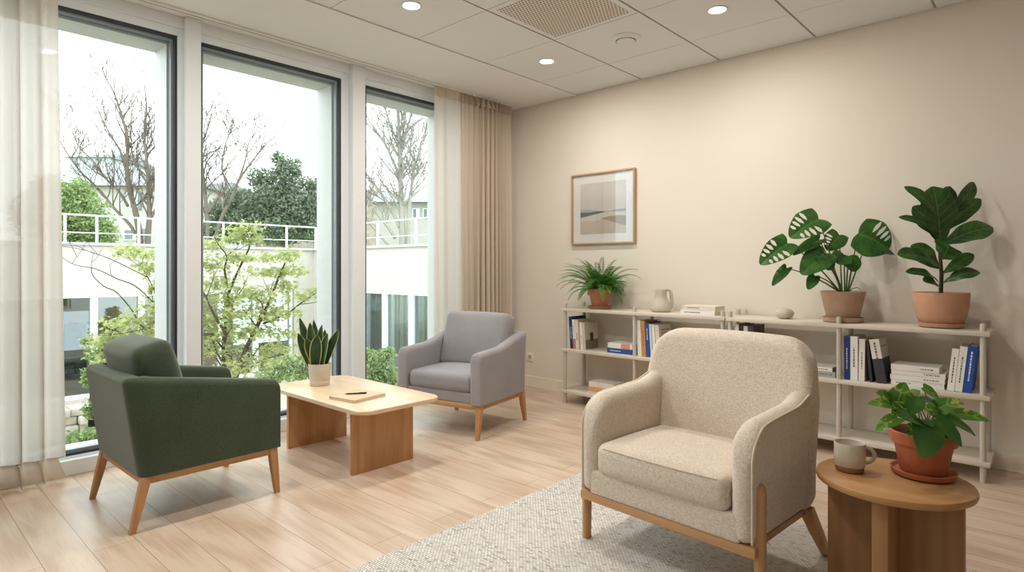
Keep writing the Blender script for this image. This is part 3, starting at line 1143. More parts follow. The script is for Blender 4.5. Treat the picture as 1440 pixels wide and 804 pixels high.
BLUE, NAVY, WHITE, CREAM, ORANGE, GREY, TAN, DARK, LGREY = (40, 84, 158), (38, 52, 92), (232, 230, 226), (222, 210, 190), (204, 138, 70), (150, 150, 148), (176, 146, 108), (52, 50, 52), (206, 208, 212)


def book(label, grp, t, h, d, col, marks=None, art=None, band=None):
    """upright book: spine faces -Y, thickness along X, origin at bottom middle of the spine"""
    o = thing('book', label, 'book', group=grp)
    c = 0.0022
    bm = B()
    box(bm, -t / 2, -t / 2 + c, 0, d, 0, h, 0.0006, 1)
    box(bm, t / 2 - c, t / 2, 0, d, 0, h, 0.0006, 1)
    box(bm, -t / 2, t / 2, -0.001, c, 0, h, 0.0006, 1)
    obj('cover', bm, cover(col), o, None)
    bm = B(); box(bm, -t / 2 + c, t / 2 - c, c, d - 0.004, 0.003, h - 0.003); obj('page_block', bm, M['paper'], o, None)
    if marks:
        mm, z0, z1 = marks
        bm = B()
        z = z0 * h
        rr = random.Random(hash(label) % 1000 if False else len(label) * 7 + int(h * 1000))
        while z < z1 * h - 0.006:
            l = rr.uniform(0.004, 0.016)
            box(bm, -t * 0.09, t * 0.09, -0.0016, -0.0008, z, z + l)
            z += l + 0.004
        obj('spine_lettering', bm, mm, o, None)
    if band:
        bc, z0, z1 = band
        bm = B(); box(bm, -t / 2 - 0.0002, t / 2 + 0.0002, -0.0014, c, z0 * h, z1 * h); obj('spine_band', bm, cover(bc), o, None)
    if art:
        # picture or block printed on the right-hand board: (colour, y0, y1, z0, z1) fractions
        for (ac, y0, y1, z0, z1) in art:
            bm = B(); box(bm, t / 2 - 0.0005, t / 2 + 0.0004, y0 * d, y1 * d, z0 * h, z1 * h); obj('cover_print', bm, cover(ac), o, None)
    return o


def upright(o, x, y, z, t, lean):
    """lean in degrees, positive towards +X; the lower corner rests on the shelf"""
    a = R(lean)
    o.rotation_euler = (0, a, 0)
    o.location = (x, y, z + 0.0006 + t / 2 * abs(math.sin(a)))


def flat(o, x, y, z, t, rz=0):
    """lying: the book's height runs along X, spine towards the room"""
    o.rotation_euler = (0, R(90), R(rz))
    o.location = (x, y, z + t / 2 + 0.0006)


inkw, inkd = M['inkwhite'], M['ink']
LAST = [0.0, 0.0]


def gap(a, h):
    """room a book leaning by a degrees needs to clear the top of the one on its left"""
    g = min(h, LAST[1]) * (math.tan(R(LAST[0])) - math.tan(R(a))) if LAST[1] else 0.0
    LAST[0], LAST[1] = a, h
    return max(0.0, g)


g1 = 'books leaning at the left end of the left shelf unit'
z = ZS[1]
x = -3.095
row = [('white narrow book at the far left end of the middle shelf', .014, .262, .19, LGREY, None, None, None),
       ('dark navy book near the left end of the middle shelf', .030, .268, .20, NAVY, (inkw, .3, .7), None, None),
       ('white book with a red band at the foot of its spine', .026, .245, .18, WHITE, (inkd, .4, .8), None, ((196, 120, 100), .0, .34)),
       ('cream book right of the red-banded book', .033, .243, .185, CREAM, (inkd, .3, .6), None, None),
       ('thin tan book between two pale books on the left shelf', .014, .225, .17, TAN, None, None, None),
       ('white slim book beside the book with a figure on its cover', .022, .225, .18, WHITE, (inkd, .2, .5), None, None),
       ('grey-beige book whose cover shows a dark figure in a landscape', .026, .222, .19, (198, 188, 172), None, [((120, 112, 96), .04, .96, .02, .36), ((72, 64, 56), .38, .62, .30, .62)], None)]
for (lab, t, h, d, c, mk, art, band) in row:
    b = book(lab, g1, t, h, d, c, mk, art, band)
    a = -3.5
    upright(b, x + t / 2, 4.062 if False else 4.068, z, t, a)
    x += t / math.cos(R(a)) + 0.0012
g2 = 'books stacked flat on the left shelf unit'
b = book('blue paperback at the bottom of the stack beside the leaning row', g2, .038, .235, .165, BLUE, (inkw, .12, .55)); flat(b, -2.72, 4.08, z, .038)
b = book('white paperback on top of the blue paperback', g2, .040, .225, .16, WHITE, None, None, ((214, 150, 128), .55, .9)); flat(b, -2.715, 4.082, z + .0388, .040, 1)
zb = ZS[0]
b = book('white book at the bottom of the stack on the lowest shelf', g2, .018, .25, .17, LGREY); flat(b, -2.905, 4.075, zb, .018)
b = book('orange-spined book in the middle of the lowest shelf stack', g2, .034, .245, .17, (222, 160, 100)); flat(b, -2.905, 4.078, zb + .0188, .034, -1)
b = book('pale grey book on top of the lowest shelf stack', g2, .042, .24, .17, (222, 216, 206)); flat(b, -2.90, 4.08, zb + .0536, .042, 1.5)
LAST[1] = 0.0
g3 = 'upright books in the second bay of the left shelf unit'
x = -2.430
row = [('white book at the left of the orange-spined upright book', .034, .275, .19, WHITE, None, None, None, -3),
       ('tall orange book standing next to a blue book', .034, .272, .20, ORANGE, (inkd, .3, .7), None, None, -3),
       ('blue upright book right of the tall orange book', .032, .262, .19, BLUE, (inkw, .5, .85), None, None, -3),
       ('thin pale grey book right of the blue upright book', .020, .252, .18, LGREY, None, None, None, -3.5),
       ('white upright book behind the one with a dark photo on its cover', .022, .25, .18, WHITE, None, None, None, -4),
       ('white book with a dark photo on its cover leaning in the second bay', .034, .248, .185, (218, 210, 198), None, [((56, 46, 40), .36, .78, .14, .52), ((150, 142, 132), .15, .85, .82, .86), ((150, 142, 132), .15, .7, .74, .77)], None, -5)]
for (lab, t, h, d, c, mk, art, band, a) in row:
    b = book(lab, g3, t, h, d, c, mk, art, band)
    x += gap(a, h)
    upright(b, x + t / 2, 4.068, z, t, a)
    x += t / math.cos(R(a)) + 0.0025
g4 = 'books lying on top of the shelves'
zt = ZS[2]
b = book('white book lying flat beside the jug, under another book', g4, .034, .262, .17, WHITE, (inkd, .12, .6)); flat(b, -2.085, 4.085, zt, .034)
b = book('cream book lying on top of the white book beside the jug', g4, .030, .25, .165, (226, 216, 200), (inkd, .15, .55)); flat(b, -2.07, 4.09, zt + .0348, .030, -1)
g5 = 'books in the bay behind the beige armchair'
x = -1.675
for (lab, t, h, c, a) in (('white book behind the armchair, just below the top shelf', .026, .292, WHITE, 0), ('dark book beside a white one behind the armchair', .030, .290, DARK, 0), ('pale grey book peeping out behind the armchair', .028, .285, LGREY, 0), ('charcoal book at the right of the row behind the armchair', .036, .289, (74, 70, 68), 0)):
    b = book(lab, g5, t, h, .2, c, None)
    upright(b, x + t / 2, 4.075, z, t, a)
    x += t + 0.002
b = book('grey book flat on the middle shelf right behind the armchair', g5, .030, .24, .17, (176, 172, 166), (inkd, .6, .9)); flat(b, -1.292, 4.09, z, .030)
b = book('white book on the grey book right behind the armchair', g5, .026, .23, .165, WHITE, (inkd, .6, .9)); flat(b, -1.30, 4.09, z + .0308, .026, 2)
LAST[1] = 0.0
g6 = 'upright books at the left of the right-hand bay'
x = -0.998
row = [('dark blue book beside the post in the right-hand bay', .030, .262, .19, (34, 62, 122), (inkw, .25, .75), None, None, 0),
       ('white book right of the dark blue book', .040, .265, .19, WHITE, (inkd, .3, .75), None, None, 0),
       ('second white book right of the dark blue book', .032, .252, .19, (224, 218, 208), (inkd, .3, .7), None, None, 0.8),
       ('charcoal slim book before the leaning book with a dark cover photo', .014, .235, .19, DARK, None, None, None, -5),  # dark volume added in place of the shaded gap between books
       ('leaning book, white above and dark photo below on its cover', .052, .255, .185, (216, 210, 202), (inkd, .55, .9), [((66, 66, 72), .0, 1.0, .0, .55), ((150, 144, 134), .15, .85, .80, .83)], ((58, 58, 64), .0, .55), -9)]
for (lab, t, h, d, c, mk, art, band, a) in row:
    b = book(lab, g6, t, h, d, c, mk, art, band)
    x += gap(a, h)
    upright(b, x + t / 2, 4.070, z, t, a)
    x += t / math.cos(R(a)) + 0.004
g7 = 'white books stacked flat in the right-hand bay'
zz = z
for i, (lab, t, h, dx) in enumerate((('white book at the bottom of the four-book stack', .030, .255, 0), ('white book second from the bottom of the four-book stack', .028, .262, -.004), ('white book second from the top of the four-book stack', .026, .258, 0.002), ('white book on top of the four-book stack', .032, .232, 0.0))):
    b = book(lab, g7, t, h, .18, (228 - i * 2, 224 - i * 2, 218 - i), (inkd, .62, .9) if i else (inkd, .1, .4)); flat(b, -0.755 + dx, 4.085, zz, t, (0.4, -0.8, 0.8, -0.4)[i]); zz += t + 0.0009
g8 = 'three books leaning against the right-hand post'
row = [('white slim book, left one of the three against the right post', .032, .235, .185, WHITE, (inkd, .2, .8), 6),
       ('white book in the middle of the three against the right post', .034, .25, .185, (230, 226, 220), (inkd, .2, .75), 6),
       ('blue book with white lettering against the right post', .038, .255, .19, (36, 78, 160), (inkw, .25, .85), 6)]
x = -0.487
for (lab, t, h, d, c, mk, a) in row:
    b = book(lab, g8, t, h, d, c, mk)
    upright(b, x + t / 2, 4.074, z, t, a)
    x += t / math.cos(R(a)) + 0.0015

# ------------------------------------------------------------------ jug, pebble vase
o = thing('jug', 'cream stoneware jug with a loop handle on top of the left shelf unit', 'jug', (-2.30, 4.19, ZS[2] + 0.0005))
bm = B()
lathe(bm, [(0, 0), (0.060, 0.0), (0.072, 0.006), (0.078, 0.022), (0.077, 0.042), (0.068, 0.066), (0.054, 0.088), (0.0455, 0.108), (0.043, 0.13), (0.044, 0.16), (0.046, 0.172), (0.0445, 0.175), (0.041, 0.172), (0.039, 0.15), (0.039, 0.11), (0.05, 0.07), (0.066, 0.03), (0.05, 0.012), (0, 0.012)], 48)
obj('vessel', bm, M['jug'], o, 60)
bm = B()
hp = [RT * a + UP * b for a, b in ((0.038, 0.166), (0.055, 0.171), (0.070, 0.163), (0.078, 0.14), (0.083, 0.10), (0.085, 0.065), (0.078, 0.038), (0.066, 0.026))]
tube(bm, hp, [0.011, 0.011, 0.011, 0.012, 0.013, 0.014, 0.014, 0.012], 12); obj('handle', bm, M['jug'], o, 60)
o = thing('pebble_vase', 'small round pebble-shaped cream vase on the right shelf unit', 'vase', (-1.385, 4.19, ZS[2] + 0.0005))
bm = B()
lathe(bm, [(0, 0), (0.028, 0), (0.046, 0.010), (0.056, 0.026), (0.058, 0.040), (0.052, 0.054), (0.036, 0.065), (0.018, 0.070), (0.010, 0.072), (0.009, 0.069), (0.012, 0.06), (0, 0.05)], 40); obj('vessel', bm, M['jug'], o, 60)


# ------------------------------------------------------------------ plants
def leaf(bm, base, tip, width, nrm, prof, nv=14, nu=4, bend=0.0, fold=0.12, sweep=0.0, wave=0.0, slit=None, sag=0.0, wn=3.0, lobe=0.0):
    """a leaf blade as a curved grid between base and tip; nrm is the way its upper face looks"""
    base, tip, nrm = Vector(base), Vector(tip), Vector(nrm)
    ax = tip - base
    L = ax.length
    ax.normalize()
    side = nrm.cross(ax)
    if side.length < 1e-4:
        side = ax.orthogonal()
    side.normalize()
    n = ax.cross(side).normalized()
    uvl = bm.loops.layers.uv.verify()
    G = []
    for i in range(nv + 1):
        v = i / nv
        c = base + ax * (L * v) + n * (bend * L * math.sin(pi * v)) - UP * (sag * L * v * v)
        w = prof(v) * width / 2
        row = []
        for j in range(-nu, nu + 1):
            s = j / nu
            a = abs(s)
            p = c + side * (s * w) + ax * (sweep * a * w) + n * (fold * a * w - fold * 0.5 * a * a * w) + n * (wave * width * a * math.sin(v * pi * 2 * wn + (1.3 if s > 0 else 0)))
            if lobe:
                p -= ax * (lobe * L * a ** 1.2 * (1 - v) ** 4 * min(1.0, prof(v) * 1.2))
            row.append((bm.verts.new(p), (s * 0.5 + 0.5, v)))
        G.append(row)
    for i in range(nv):
        for j in range(2 * nu):
            s = (j + 0.5 - nu) / nu
            if slit and slit((i + 0.5) / nv, s):
                continue
            q = (G[i][j], G[i][j + 1], G[i + 1][j + 1], G[i + 1][j])
            try:
                f = bm.faces.new([x[0] for x in q])
            except ValueError:
                continue
            for lp, x in zip(f.loops, q):
                lp[uvl].uv = x[1]
            f.smooth = True
    if slit:
        lv = [x for x in bm.verts if not x.link_faces]
        bmesh.ops.delete(bm, geom=lv, context='VERTS')


def ovate(v):
    return max(0.02, math.sin(pi * v ** 0.75) ** 0.8) if 0 < v < 1 else 0.01


def heart(v):
    # rounded shoulders close to the stalk, drawn out to a point
    if v <= 0:
        return 0.03
    return max(0.01, min(1.0, (v / 0.10)) ** 0.55 * (1 - v) ** 0.62 * (0.72 + 0.85 * math.sin(min(1, v * 2.4) * pi / 2)) * 0.78)


def obovate(v):
    # fiddle leaf: narrow waist, broad rounded end
    if v <= 0 or v >= 1:
        return 0.06
    return max(0.05, (math.sin(pi * v ** 1.15) ** 0.6) * (0.52 + 0.48 * v) * 1.05)


def lance(v):
    return max(0.01, (0.62 + 0.9 * v) * (1 - v ** 3.0) ** 0.9 * 0.93)


def curve_pts(a, b, rise, n=8, sagdir=UP):
    a, b = Vector(a), Vector(b)
    return [a.lerp(b, i / n) + Vector(sagdir) * rise * math.sin(pi * i / n) for i in range(n + 1)]


def pot(o, prof, mat, soil_r, soil_z, saucer=None, name='pot', smat=None):
    bm = B(); lathe(bm, prof, 56); obj(name, bm, mat, o, 45)
    bm = B(); lathe(bm, [(0, soil_z + 0.004), (soil_r * 0.6, soil_z + 0.003), (soil_r, soil_z), (soil_r, soil_z - 0.01)], 40); obj('soil', bm, M['soil'], o, 60)
    if saucer:
        bm = B(); lathe(bm, saucer, 56); obj('saucer', bm, smat or mat, o, 45)


class Frame:
    """turns leaf positions read off the photograph into the plant's own space; w = metres nearer than the pot's axis"""
    def __init__(self, o):
        self.o = Vector(o.location)
        self.t = self.o.dot(FW)

    def __call__(self, x, y, w=0.0):
        return at(x, y, self.t - w) - self.o


def D(r, u, c):
    return RT * r + UP * u - FW * c


# --- snake plant
o = thing('snake_plant', 'snake plant with yellow-edged leaves in a cream pot on the coffee table', 'plant', (-3.555, 2.02, TZ))
pot(o, [(0, 0), (0.058, 0), (0.062, 0.004), (0.0635, 0.03), (0.063, 0.033), (0.0645, 0.036), (0.0725, 0.134), (0.0725, 0.14), (0.067, 0.14), (0.065, 0.13), (0.06, 0.09), (0, 0.09)], M['potwhite'], 0.064, 0.126)
LS = leafmat('snake_leaf', (62, 88, 52), (34, 56, 36), 0.4, 0.08, edge=(186, 188, 112))
Fm = Frame(o)
for (bx, tx, ty, wd, w0, w1, nr) in ((440, 436, 453, 15, .02, .03, (-.2, 0, 1)), (443, 421, 446, 13, -.01, .0, (.6, 0, .8)), (449, 441, 449, 13, -.03, -.04, (-.3, 0, 1)), (452, 457, 463, 12, -.02, -.05, (.3, 0, 1)), (449, 453, 456, 15, .0, .0, (-.5, 0, .85)), (452, 461, 468, 14, .03, .04, (-.4, 0, .9)), (455, 477, 462, 14, .0, .01, (-.3, 0, .95)), (443, 446, 470, 17, .035, .045, (.15, 0, 1)), (437, 419, 468, 13, .01, .02, (.4, 0, .9)), (446, 430, 475, 15, .03, .05, (.1, 0, 1))):
    bm = B()
    leaf(bm, Fm(bx, 516, w0), Fm(tx, ty, w1), wd * 0.0045 * 1.15, D(*nr), lance, 16, 4, bend=0.03 if tx > bx else -0.03, fold=0.45)
    obj('leaf', bm, LS, o, 180)

# --- fern
o = thing('boston_fern', 'bushy green fern in a terracotta pot at the left end of the shelves', 'plant', (-2.865, 4.19, ZS[2] + 0.0005))
pot(o, [(0, 0.012), (0.062, 0.012), (0.066, 0.016), (0.09, 0.135), (0.098, 0.137), (0.1, 0.165), (0.094, 0.166), (0.09, 0.155), (0.07, 0.1), (0, 0.1)], M['terraorange'], 0.088, 0.15,
    [(0, 0), (0.082, 0), (0.094, 0.004), (0.102, 0.02), (0.098, 0.021), (0.09, 0.011), (0, 0.011)])
LF = leafmat('fern_leaf', (92, 148, 58), (56, 110, 40), 0.5, 0.3, uv=False)
rf = random.Random(11)
for i in range(92):
    az = i * 2.39996 + rf.uniform(-.3, .3)
    tt = i / 91
    elev = R(86 - 66 * tt ** 0.9 + rf.uniform(-8, 8))
    L = 0.27 + 0.10 * math.sin(tt * pi) + rf.uniform(-.03, .04)
    d = Vector((math.cos(az), math.sin(az), 0))
    if d.y > 0.2:
        L *= 0.62
    p = Vector((d.x * 0.03, d.y * 0.03, 0.152))
    n = 15
    pts = []
    e = elev
    for kx in range(n + 1):
        pts.append(p.copy())
        p = p + (d * math.cos(e) + UP * math.sin(e)) * (L / n)
        e -= (0.085 + 0.045 * tt) * (0.35 + 1.25 * kx / n)
    for q in pts:
        q.y = min(q.y, 0.165)
        q.z = max(q.z, 0.03)
    bm = B()
    tube(bm, pts, [0.0018 * (1 - 0.7 * q / n) for q in range(n + 1)], 4)
    up0 = UP
    for kx in range(3, int(n * 1.8) + 1):
        f = kx / 1.8
        i0 = min(int(f), n - 1)
        c = pts[i0].lerp(pts[i0 + 1], f - i0)
        tng = (pts[i0 + 1] - pts[i0]).normalized()
        sd = tng.cross(UP)
        if sd.length < 1e-3:
            sd = Vector((d.y, -d.x, 0))
        sd.normalize()
        l = 0.036 * (math.sin(pi * min(1, (f / n) * 0.86 + 0.12))) ** 0.75 + 0.004
        for sg in (-1, 1):
            q = (sd * sg + tng * 0.35).normalized()
            tip = c + q * l - UP * l * 0.25
            w = tng * 0.0042
            a = bm.verts.new(c - w * 0.6); b = bm.verts.new(c + q * l * 0.45 + w - UP * l * 0.05); t = bm.verts.new(tip); e2 = bm.verts.new(c + q * l * 0.45 - w - UP * l * 0.05)
            bm.faces.new((a, e2, t, b))
    obj('frond', bm, LF, o, 180)

# --- monstera
o = thing('monstera', 'monstera with split leaves in a pale clay pot on the right shelf unit', 'plant', (-1.035, 4.1905, ZS[2] + 0.0005))
pot(o, [(0, 0.014), (0.085, 0.014), (0.09, 0.018), (0.126, 0.182), (0.128, 0.19), (0.124, 0.193), (0.119, 0.188), (0.09, 0.12), (0, 0.12)], M['terrapale'], 0.116, 0.172,
    [(0, 0), (0.1, 0), (0.113, 0.005), (0.118, 0.03), (0.113, 0.031), (0.105, 0.013), (0, 0.013)])
LM = leafmat('monstera_leaf', (70, 118, 50), (38, 78, 36), 0.32, 0.2, vein=(82, 126, 60), nv=6)
STEM = plain('green_stem', (96, 122, 60), 0.5, 0.3, 0.08, 30)
s = 0.00446
Fm = Frame(o)


def mslit(sides=(-1, 1)):
    def fn(v, sN):
        a = abs(sN)
        if (1 if sN > 0 else -1) not in sides:
            return False
        for (v0, wv, a0) in ((0.30, 0.040, 0.30), (0.44, 0.045, 0.24), (0.58, 0.045, 0.24), (0.72, 0.040, 0.30)):
            if a0 < a < 0.94 and abs(v - v0) < wv * math.sin(pi * (a - a0) / (0.94 - a0)) ** 0.6:
                return True
        return False
    return fn


def mleaf(root, joint, tip, width, nrm, split=True, rise=0.02, bend=0.05, fold=0.15):
    r0, j0 = Fm(*root), Fm(*joint)
    bm = B()
    tube(bm, curve_pts(r0, j0, rise), [0.0052 - 0.0022 * i / 8 for i in range(9)], 7)
    st = obj('petiole', bm, STEM, o, 60)
    bm = B()
    leaf(bm, j0, Fm(*tip), width * s, D(*nrm), heart, 130 if split else 30, 16 if split else 8, bend=bend, fold=fold, sweep=-0.35 if False else 0.3, slit=mslit(split) if split else None, lobe=0.5)
    # basal lobes
    obj('leaf', bm, LM, o, 180)


ROOT = (1186, 410, 0)
mleaf((1182, 410, 0), (1151, 308, .02), (1111, 334, .07), 48, (-.25, .45, .85), (-1, 1), 0.02, .08)
mleaf((1181, 410, .01), (1107, 342, .05), (1069, 372, .08), 38, (-.2, .45, .85), (-1, 1), 0.03, .08)
mleaf((1180, 410, .02), (1106, 377, .05), (1086, 402, .08), 17, (-.6, .2, .75), False, 0.02)
mleaf((1183, 410, 0), (1152, 337, .03), (1115, 359, .07), 20, (-.3, .6, .7), False, 0.02)
mleaf((1192, 410, 0), (1207, 328, .02), (1250, 350, .08), 70, (.05, .35, .95), (1,), 0.01, .06)
mleaf((1193, 410, .02), (1217, 345, .04), (1258, 358, .05), 26, (.1, .7, .65), False, 0.0)
mleaf((1184, 410, -.01), (1180, 330, -.03), (1163, 352, .0), 32, (-.2, .4, .85), (-1,), 0.0)
mleaf((1185, 410, .04), (1160, 356, .07), (1127, 386, .12), 40, (-.2, .5, .8), False, 0.02, .06)
mleaf((1185, 410, .04), (1156, 360, .08), (1168, 380, .12), 30, (.1, .45, .9), False, 0.02, .06)
mleaf((1180, 410, .05), (1146, 388, .09), (1136, 407, .11), 17, (-.3, .3, .9), False, 0.02)
mleaf((1188, 410, .02), (1187, 358, .05), (1178, 371, .09), 30, (0, .6, .8), False, 0.0, .06)
mleaf((1190, 410, .03), (1193, 360, .05), (1200, 382, .10), 32, (.1, .5, .85), False, 0.0, .06)
bm = B()
tube(bm, [Fm(*q) for q in ((1192, 413, .03), (1198, 406, .06), (1206, 404, .08), (1211, 408, .1))], [0.003, 0.003, 0.0025, 0.002], 6)
obj('aerial_root', bm, STEM, o, 60)

# --- fiddle-leaf fig
o = thing('fiddle_leaf_fig', 'fiddle-leaf fig in a round terracotta pot at the right end of the shelves', 'plant', (-0.528, 4.185, ZS[2] + 0.0005))
pot(o, [(0, 0.02), (0.088, 0.02), (0.106, 0.032), (0.122, 0.07), (0.132, 0.13), (0.136, 0.195), (0.134, 0.199), (0.129, 0.196), (0.122, 0.14), (0, 0.14)], M['terrapink'], 0.125, 0.178,
    [(0, 0), (0.09, 0), (0.108, 0.006), (0.116, 0.026), (0.112, 0.028), (0.1, 0.019), (0, 0.019)])
LFi = leafmat('fiddle_leaf', (66, 108, 48), (36, 70, 33), 0.3, 0.14, vein=(104, 140, 72), nv=7)
s = 0.00396
Fm = Frame(o)
bm = B()
tube(bm, [Fm(1323, 412), Fm(1324, 385), Fm(1322, 360), Fm(1323, 330), Fm(1322, 300)], [0.011, 0.010, 0.009, 0.007, 0.004], 8)
obj('stem', bm, plain('fig_bark', (78, 62, 44), 0.8, 0.2, 0.15, 60, 0.2), o, 60)
for (b, t, w, nr, bd) in (((1322, 345, .02), (1312, 262, .04), 60, (-.1, .15, 1), .05),
                          ((1321, 318, .0), (1272, 262, .02), 24, (-.3, .6, .7), .16),
                          ((1326, 310, -.02), (1370, 256, -.02), 26, (.4, .5, .75), .12),
                          ((1321, 332, -.01), (1284, 290, .05), 34, (-.5, .3, .8), .08),
                          ((1327, 325, .0), (1380, 280, .03), 30, (.5, .3, .8), -.06),
                          ((1319, 340, .02), (1264, 305, .07), 22, (-.35, .7, .6), .14),
                          ((1324, 345, .03), (1396, 319, .08), 38, (.1, .6, .75), .12),
                          ((1325, 365, .03), (1334, 343, .14), 46, (.0, .75, .66), .05),
                          ((1321, 375, .02), (1262, 357, .08), 36, (-.1, .65, .7), .10),
                          ((1320, 378, -.02), (1282, 344, -.05), 34, (-.4, .4, .8), .06),
                          ((1325, 385, .02), (1369, 357, .06), 22, (.3, .6, .7), .08),
                          ((1321, 398, .02), (1274, 382, .08), 22, (-.2, .7, .65), .12),
                          ((1326, 398, .02), (1378, 382, .07), 24, (.2, .7, .65), .14),
                          ((1321, 405, .0), (1298, 394, .1), 22, (-.1, .6, .75), .1),
                          ((1322, 322, .0), (1337, 262, -.05), 40, (.2, .1, 1), -.03)):
    bm = B()
    leaf(bm, Fm(*b), Fm(*t), w * s, D(*nr), obovate, 22, 6, bend=bd, fold=0.22, wave=0.03, wn=2.6)
    obj('leaf', bm, LFi, o, 180)

# --- pothos
o = thing('pothos', 'variegated pothos in a terracotta pot on the round side table', 'plant', (-0.352, 2.405, STZ + 0.0005))
pot(o, [(0, 0.014), (0.063, 0.014), (0.068, 0.018), (0.084, 0.108), (0.094, 0.110), (0.0985, 0.146), (0.092, 0.148), (0.088, 0.14), (0.07, 0.1), (0, 0.1)], M['terra'], 0.088, 0.132,
    [(0, 0), (0.078, 0), (0.09, 0.005), (0.0955, 0.021), (0.091, 0.022), (0.082, 0.013), (0, 0.013)])
LP1 = leafmat('pothos_leaf', (104, 150, 54), (66, 120, 42), 0.32, 0.2, vein=(150, 180, 90), nv=1, patch=(176, 190, 96))
LP2 = leafmat('dark_pothos_leaf', (80, 130, 54), (48, 98, 42), 0.3, 0.2)
s = 0.00239
Fm = Frame(o)
C0 = (1296, 612, 0.0)
for (j, t, w, nr, dark) in (((1256, 570, .03), (1220, 568, .04), 20, (-.1, .8, .6), 0), ((1250, 560, .02), (1232, 552, .03), 18, (-.1, .6, .8), 0),
                            ((1262, 565, .02), (1272, 537, .05), 30, (-.4, .4, .8), 0), ((1262, 588, .07), (1231, 606, .09), 20, (-.3, .75, .6), 0),
                            ((1275, 560, .02), (1283, 575, .07), 26, (.1, .6, .8), 0), ((1285, 556, -.02), (1270, 573, .04), 24, (-.2, .6, .8), 1),
                            ((1288, 560, .05), (1278, 583, .09), 26, (-.1, .5, .85), 1), ((1298, 545, .0), (1321, 563, .02), 22, (.2, .75, .6), 0),
                            ((1318, 572, .04), (1290, 560, .05), 22, (.0, .85, .5), 1), ((1312, 578, .03), (1350, 562, .05), 24, (.1, .7, .7), 0),
                            ((1318, 566, .0), (1356, 568, .02), 16, (.1, .85, .5), 0), ((1345, 582, .04), (1391, 592, .07), 22, (.1, .75, .65), 0),
                            ((1332, 588, .06), (1372, 613, .08), 18, (.2, .7, .7), 1), ((1318, 590, .07), (1352, 628, .11), 28, (.15, .55, .8), 1),
                            ((1304, 599, .09), (1296, 643, .135), 44, (-.05, .3, .95), 1), ((1290, 592, .08), (1262, 585, .12), 26, (-.1, .75, .65), 1),
                            ((1296, 590, .06), (1310, 600, .11), 24, (.1, .8, .6), 1), ((1284, 600, .06), (1276, 612, .10), 15, (-.1, .6, .8), 0),
                            ((1270, 572, .0), (1256, 583, .05), 24, (-.2, .7, .7), 0), ((1333, 575, .0), (1322, 590, .05), 24, (.1, .8, .6), 0),
                            ((1306, 575, .03), (1320, 590, .07), 24, (.1, .7, .7), 0), ((1280, 548, -.04), (1290, 556, .0), 20, (0, .7, .7), 0)):
    bm = B()
    rr = rf.uniform(-1, 1)
    root = Vector((0, 0, 0.13)) + RT * (rr * 0.045) - FW * rf.uniform(-.03, .04)
    tube(bm, curve_pts(root, Fm(*j), 0.012, 6), [0.0022, .0021, .002, .0019, .0018, .0017, .0015], 6)
    obj('stem', bm, STEM, o, 60)
    bm = B()
    leaf(bm, Fm(*j), Fm(*t), w * s * 1.06, D(*nr), heart, 16, 5, bend=0.08, fold=0.22, sweep=0.1, wave=0.012, lobe=0.4)
    obj('leaf', bm, LP2 if dark else LP1, o, 180)

# ------------------------------------------------------------------ framed print
o = thing('framed_print', 'abstract dune landscape print in a thin wood frame on the back wall', 'picture', (-2.962, BY - 0.001, 1.663))
W2, H2 = 0.328, 0.313
fr = wood('frame_wood', (200, 166, 130), (172, 138, 104), 'X', contrast=0.8)
frz = wood('frame_wood_upright', (200, 166, 130), (172, 138, 104), 'Z', contrast=0.8)
ft = 0.014
for za in (H2 - ft, -H2):
    bm = B(); box(bm, -W2, W2, -0.032, 0, za, za + ft, 0.0015); obj('frame_rail', bm, fr, o)
for xa in (-W2, W2 - ft):
    bm = B(); box(bm, xa, xa + ft, -0.032, 0, -H2 + ft, H2 - ft, 0.0015); obj('frame_stile', bm, frz, o)
bm = B(); box(bm, -W2 + ft, W2 - ft, -0.012, -0.002, -H2 + ft, H2 - ft); obj('mat_board', bm, plain('mat_board', (249, 248, 245), 0.9, 0.1, 0.01, 20), o, None)
pm = [plain('print_' + n, c, 0.9, 0.1, 0.02, 20) for n, c in (('sky', (226, 219, 212)), ('far_hill', (196, 192, 182)), ('dark_hill', (112, 116, 112)), ('sand', (214, 198, 178)), ('pale_path', (226, 218, 204)), ('dune', (172, 156, 132)), ('blue_hill', (166, 164, 166)))]
bm = B()
yy = -0.0125
px0, px1, pz0, pz1 = -0.236, 0.236, -0.224, 0.224


def pp(poly, mi, lift):
    vs = [bm.verts.new((px0 + (px1 - px0) * a, yy - lift * 0.00015, pz0 + (pz1 - pz0) * b)) for a, b in poly]
    bm.faces.new(vs).material_index = mi


pp([(0, 0), (1, 0), (1, 1), (0, 1)], 0, 0)
pp([(0, .40), (1, .40), (1, .47), (.8, .45), (.6, .43), (.35, .46), (.2, .49), (0, .50)], 1, 1)
pp([(.70, .42), (1, .42), (1, .455), (.85, .45), (.75, .44)], 6, 2)
pp([(0, 0), (1, 0), (1, .38), (.7, .42), (0, .38)], 4, 3)
pp([(0, .33), (.25, .37), (.6, .43), (.4, .44), (.2, .43), (0, .44)], 2, 4)
pp([(0, 0), (1, 0), (1, .14), (.8, .19), (.55, .27), (.3, .25), (0, .27)], 3, 5)
pp([(.45, .29), (.62, .33), (.8, .34), (1, .33), (1, .14), (.8, .19), (.6, .26)], 5, 6)
obj('print', bm, pm, o, None)
bm = B(); box(bm, -W2 + ft, W2 - ft, -0.019, -0.017, -H2 + ft, H2 - ft); obj('glass', bm, M['picglass'], o, None)

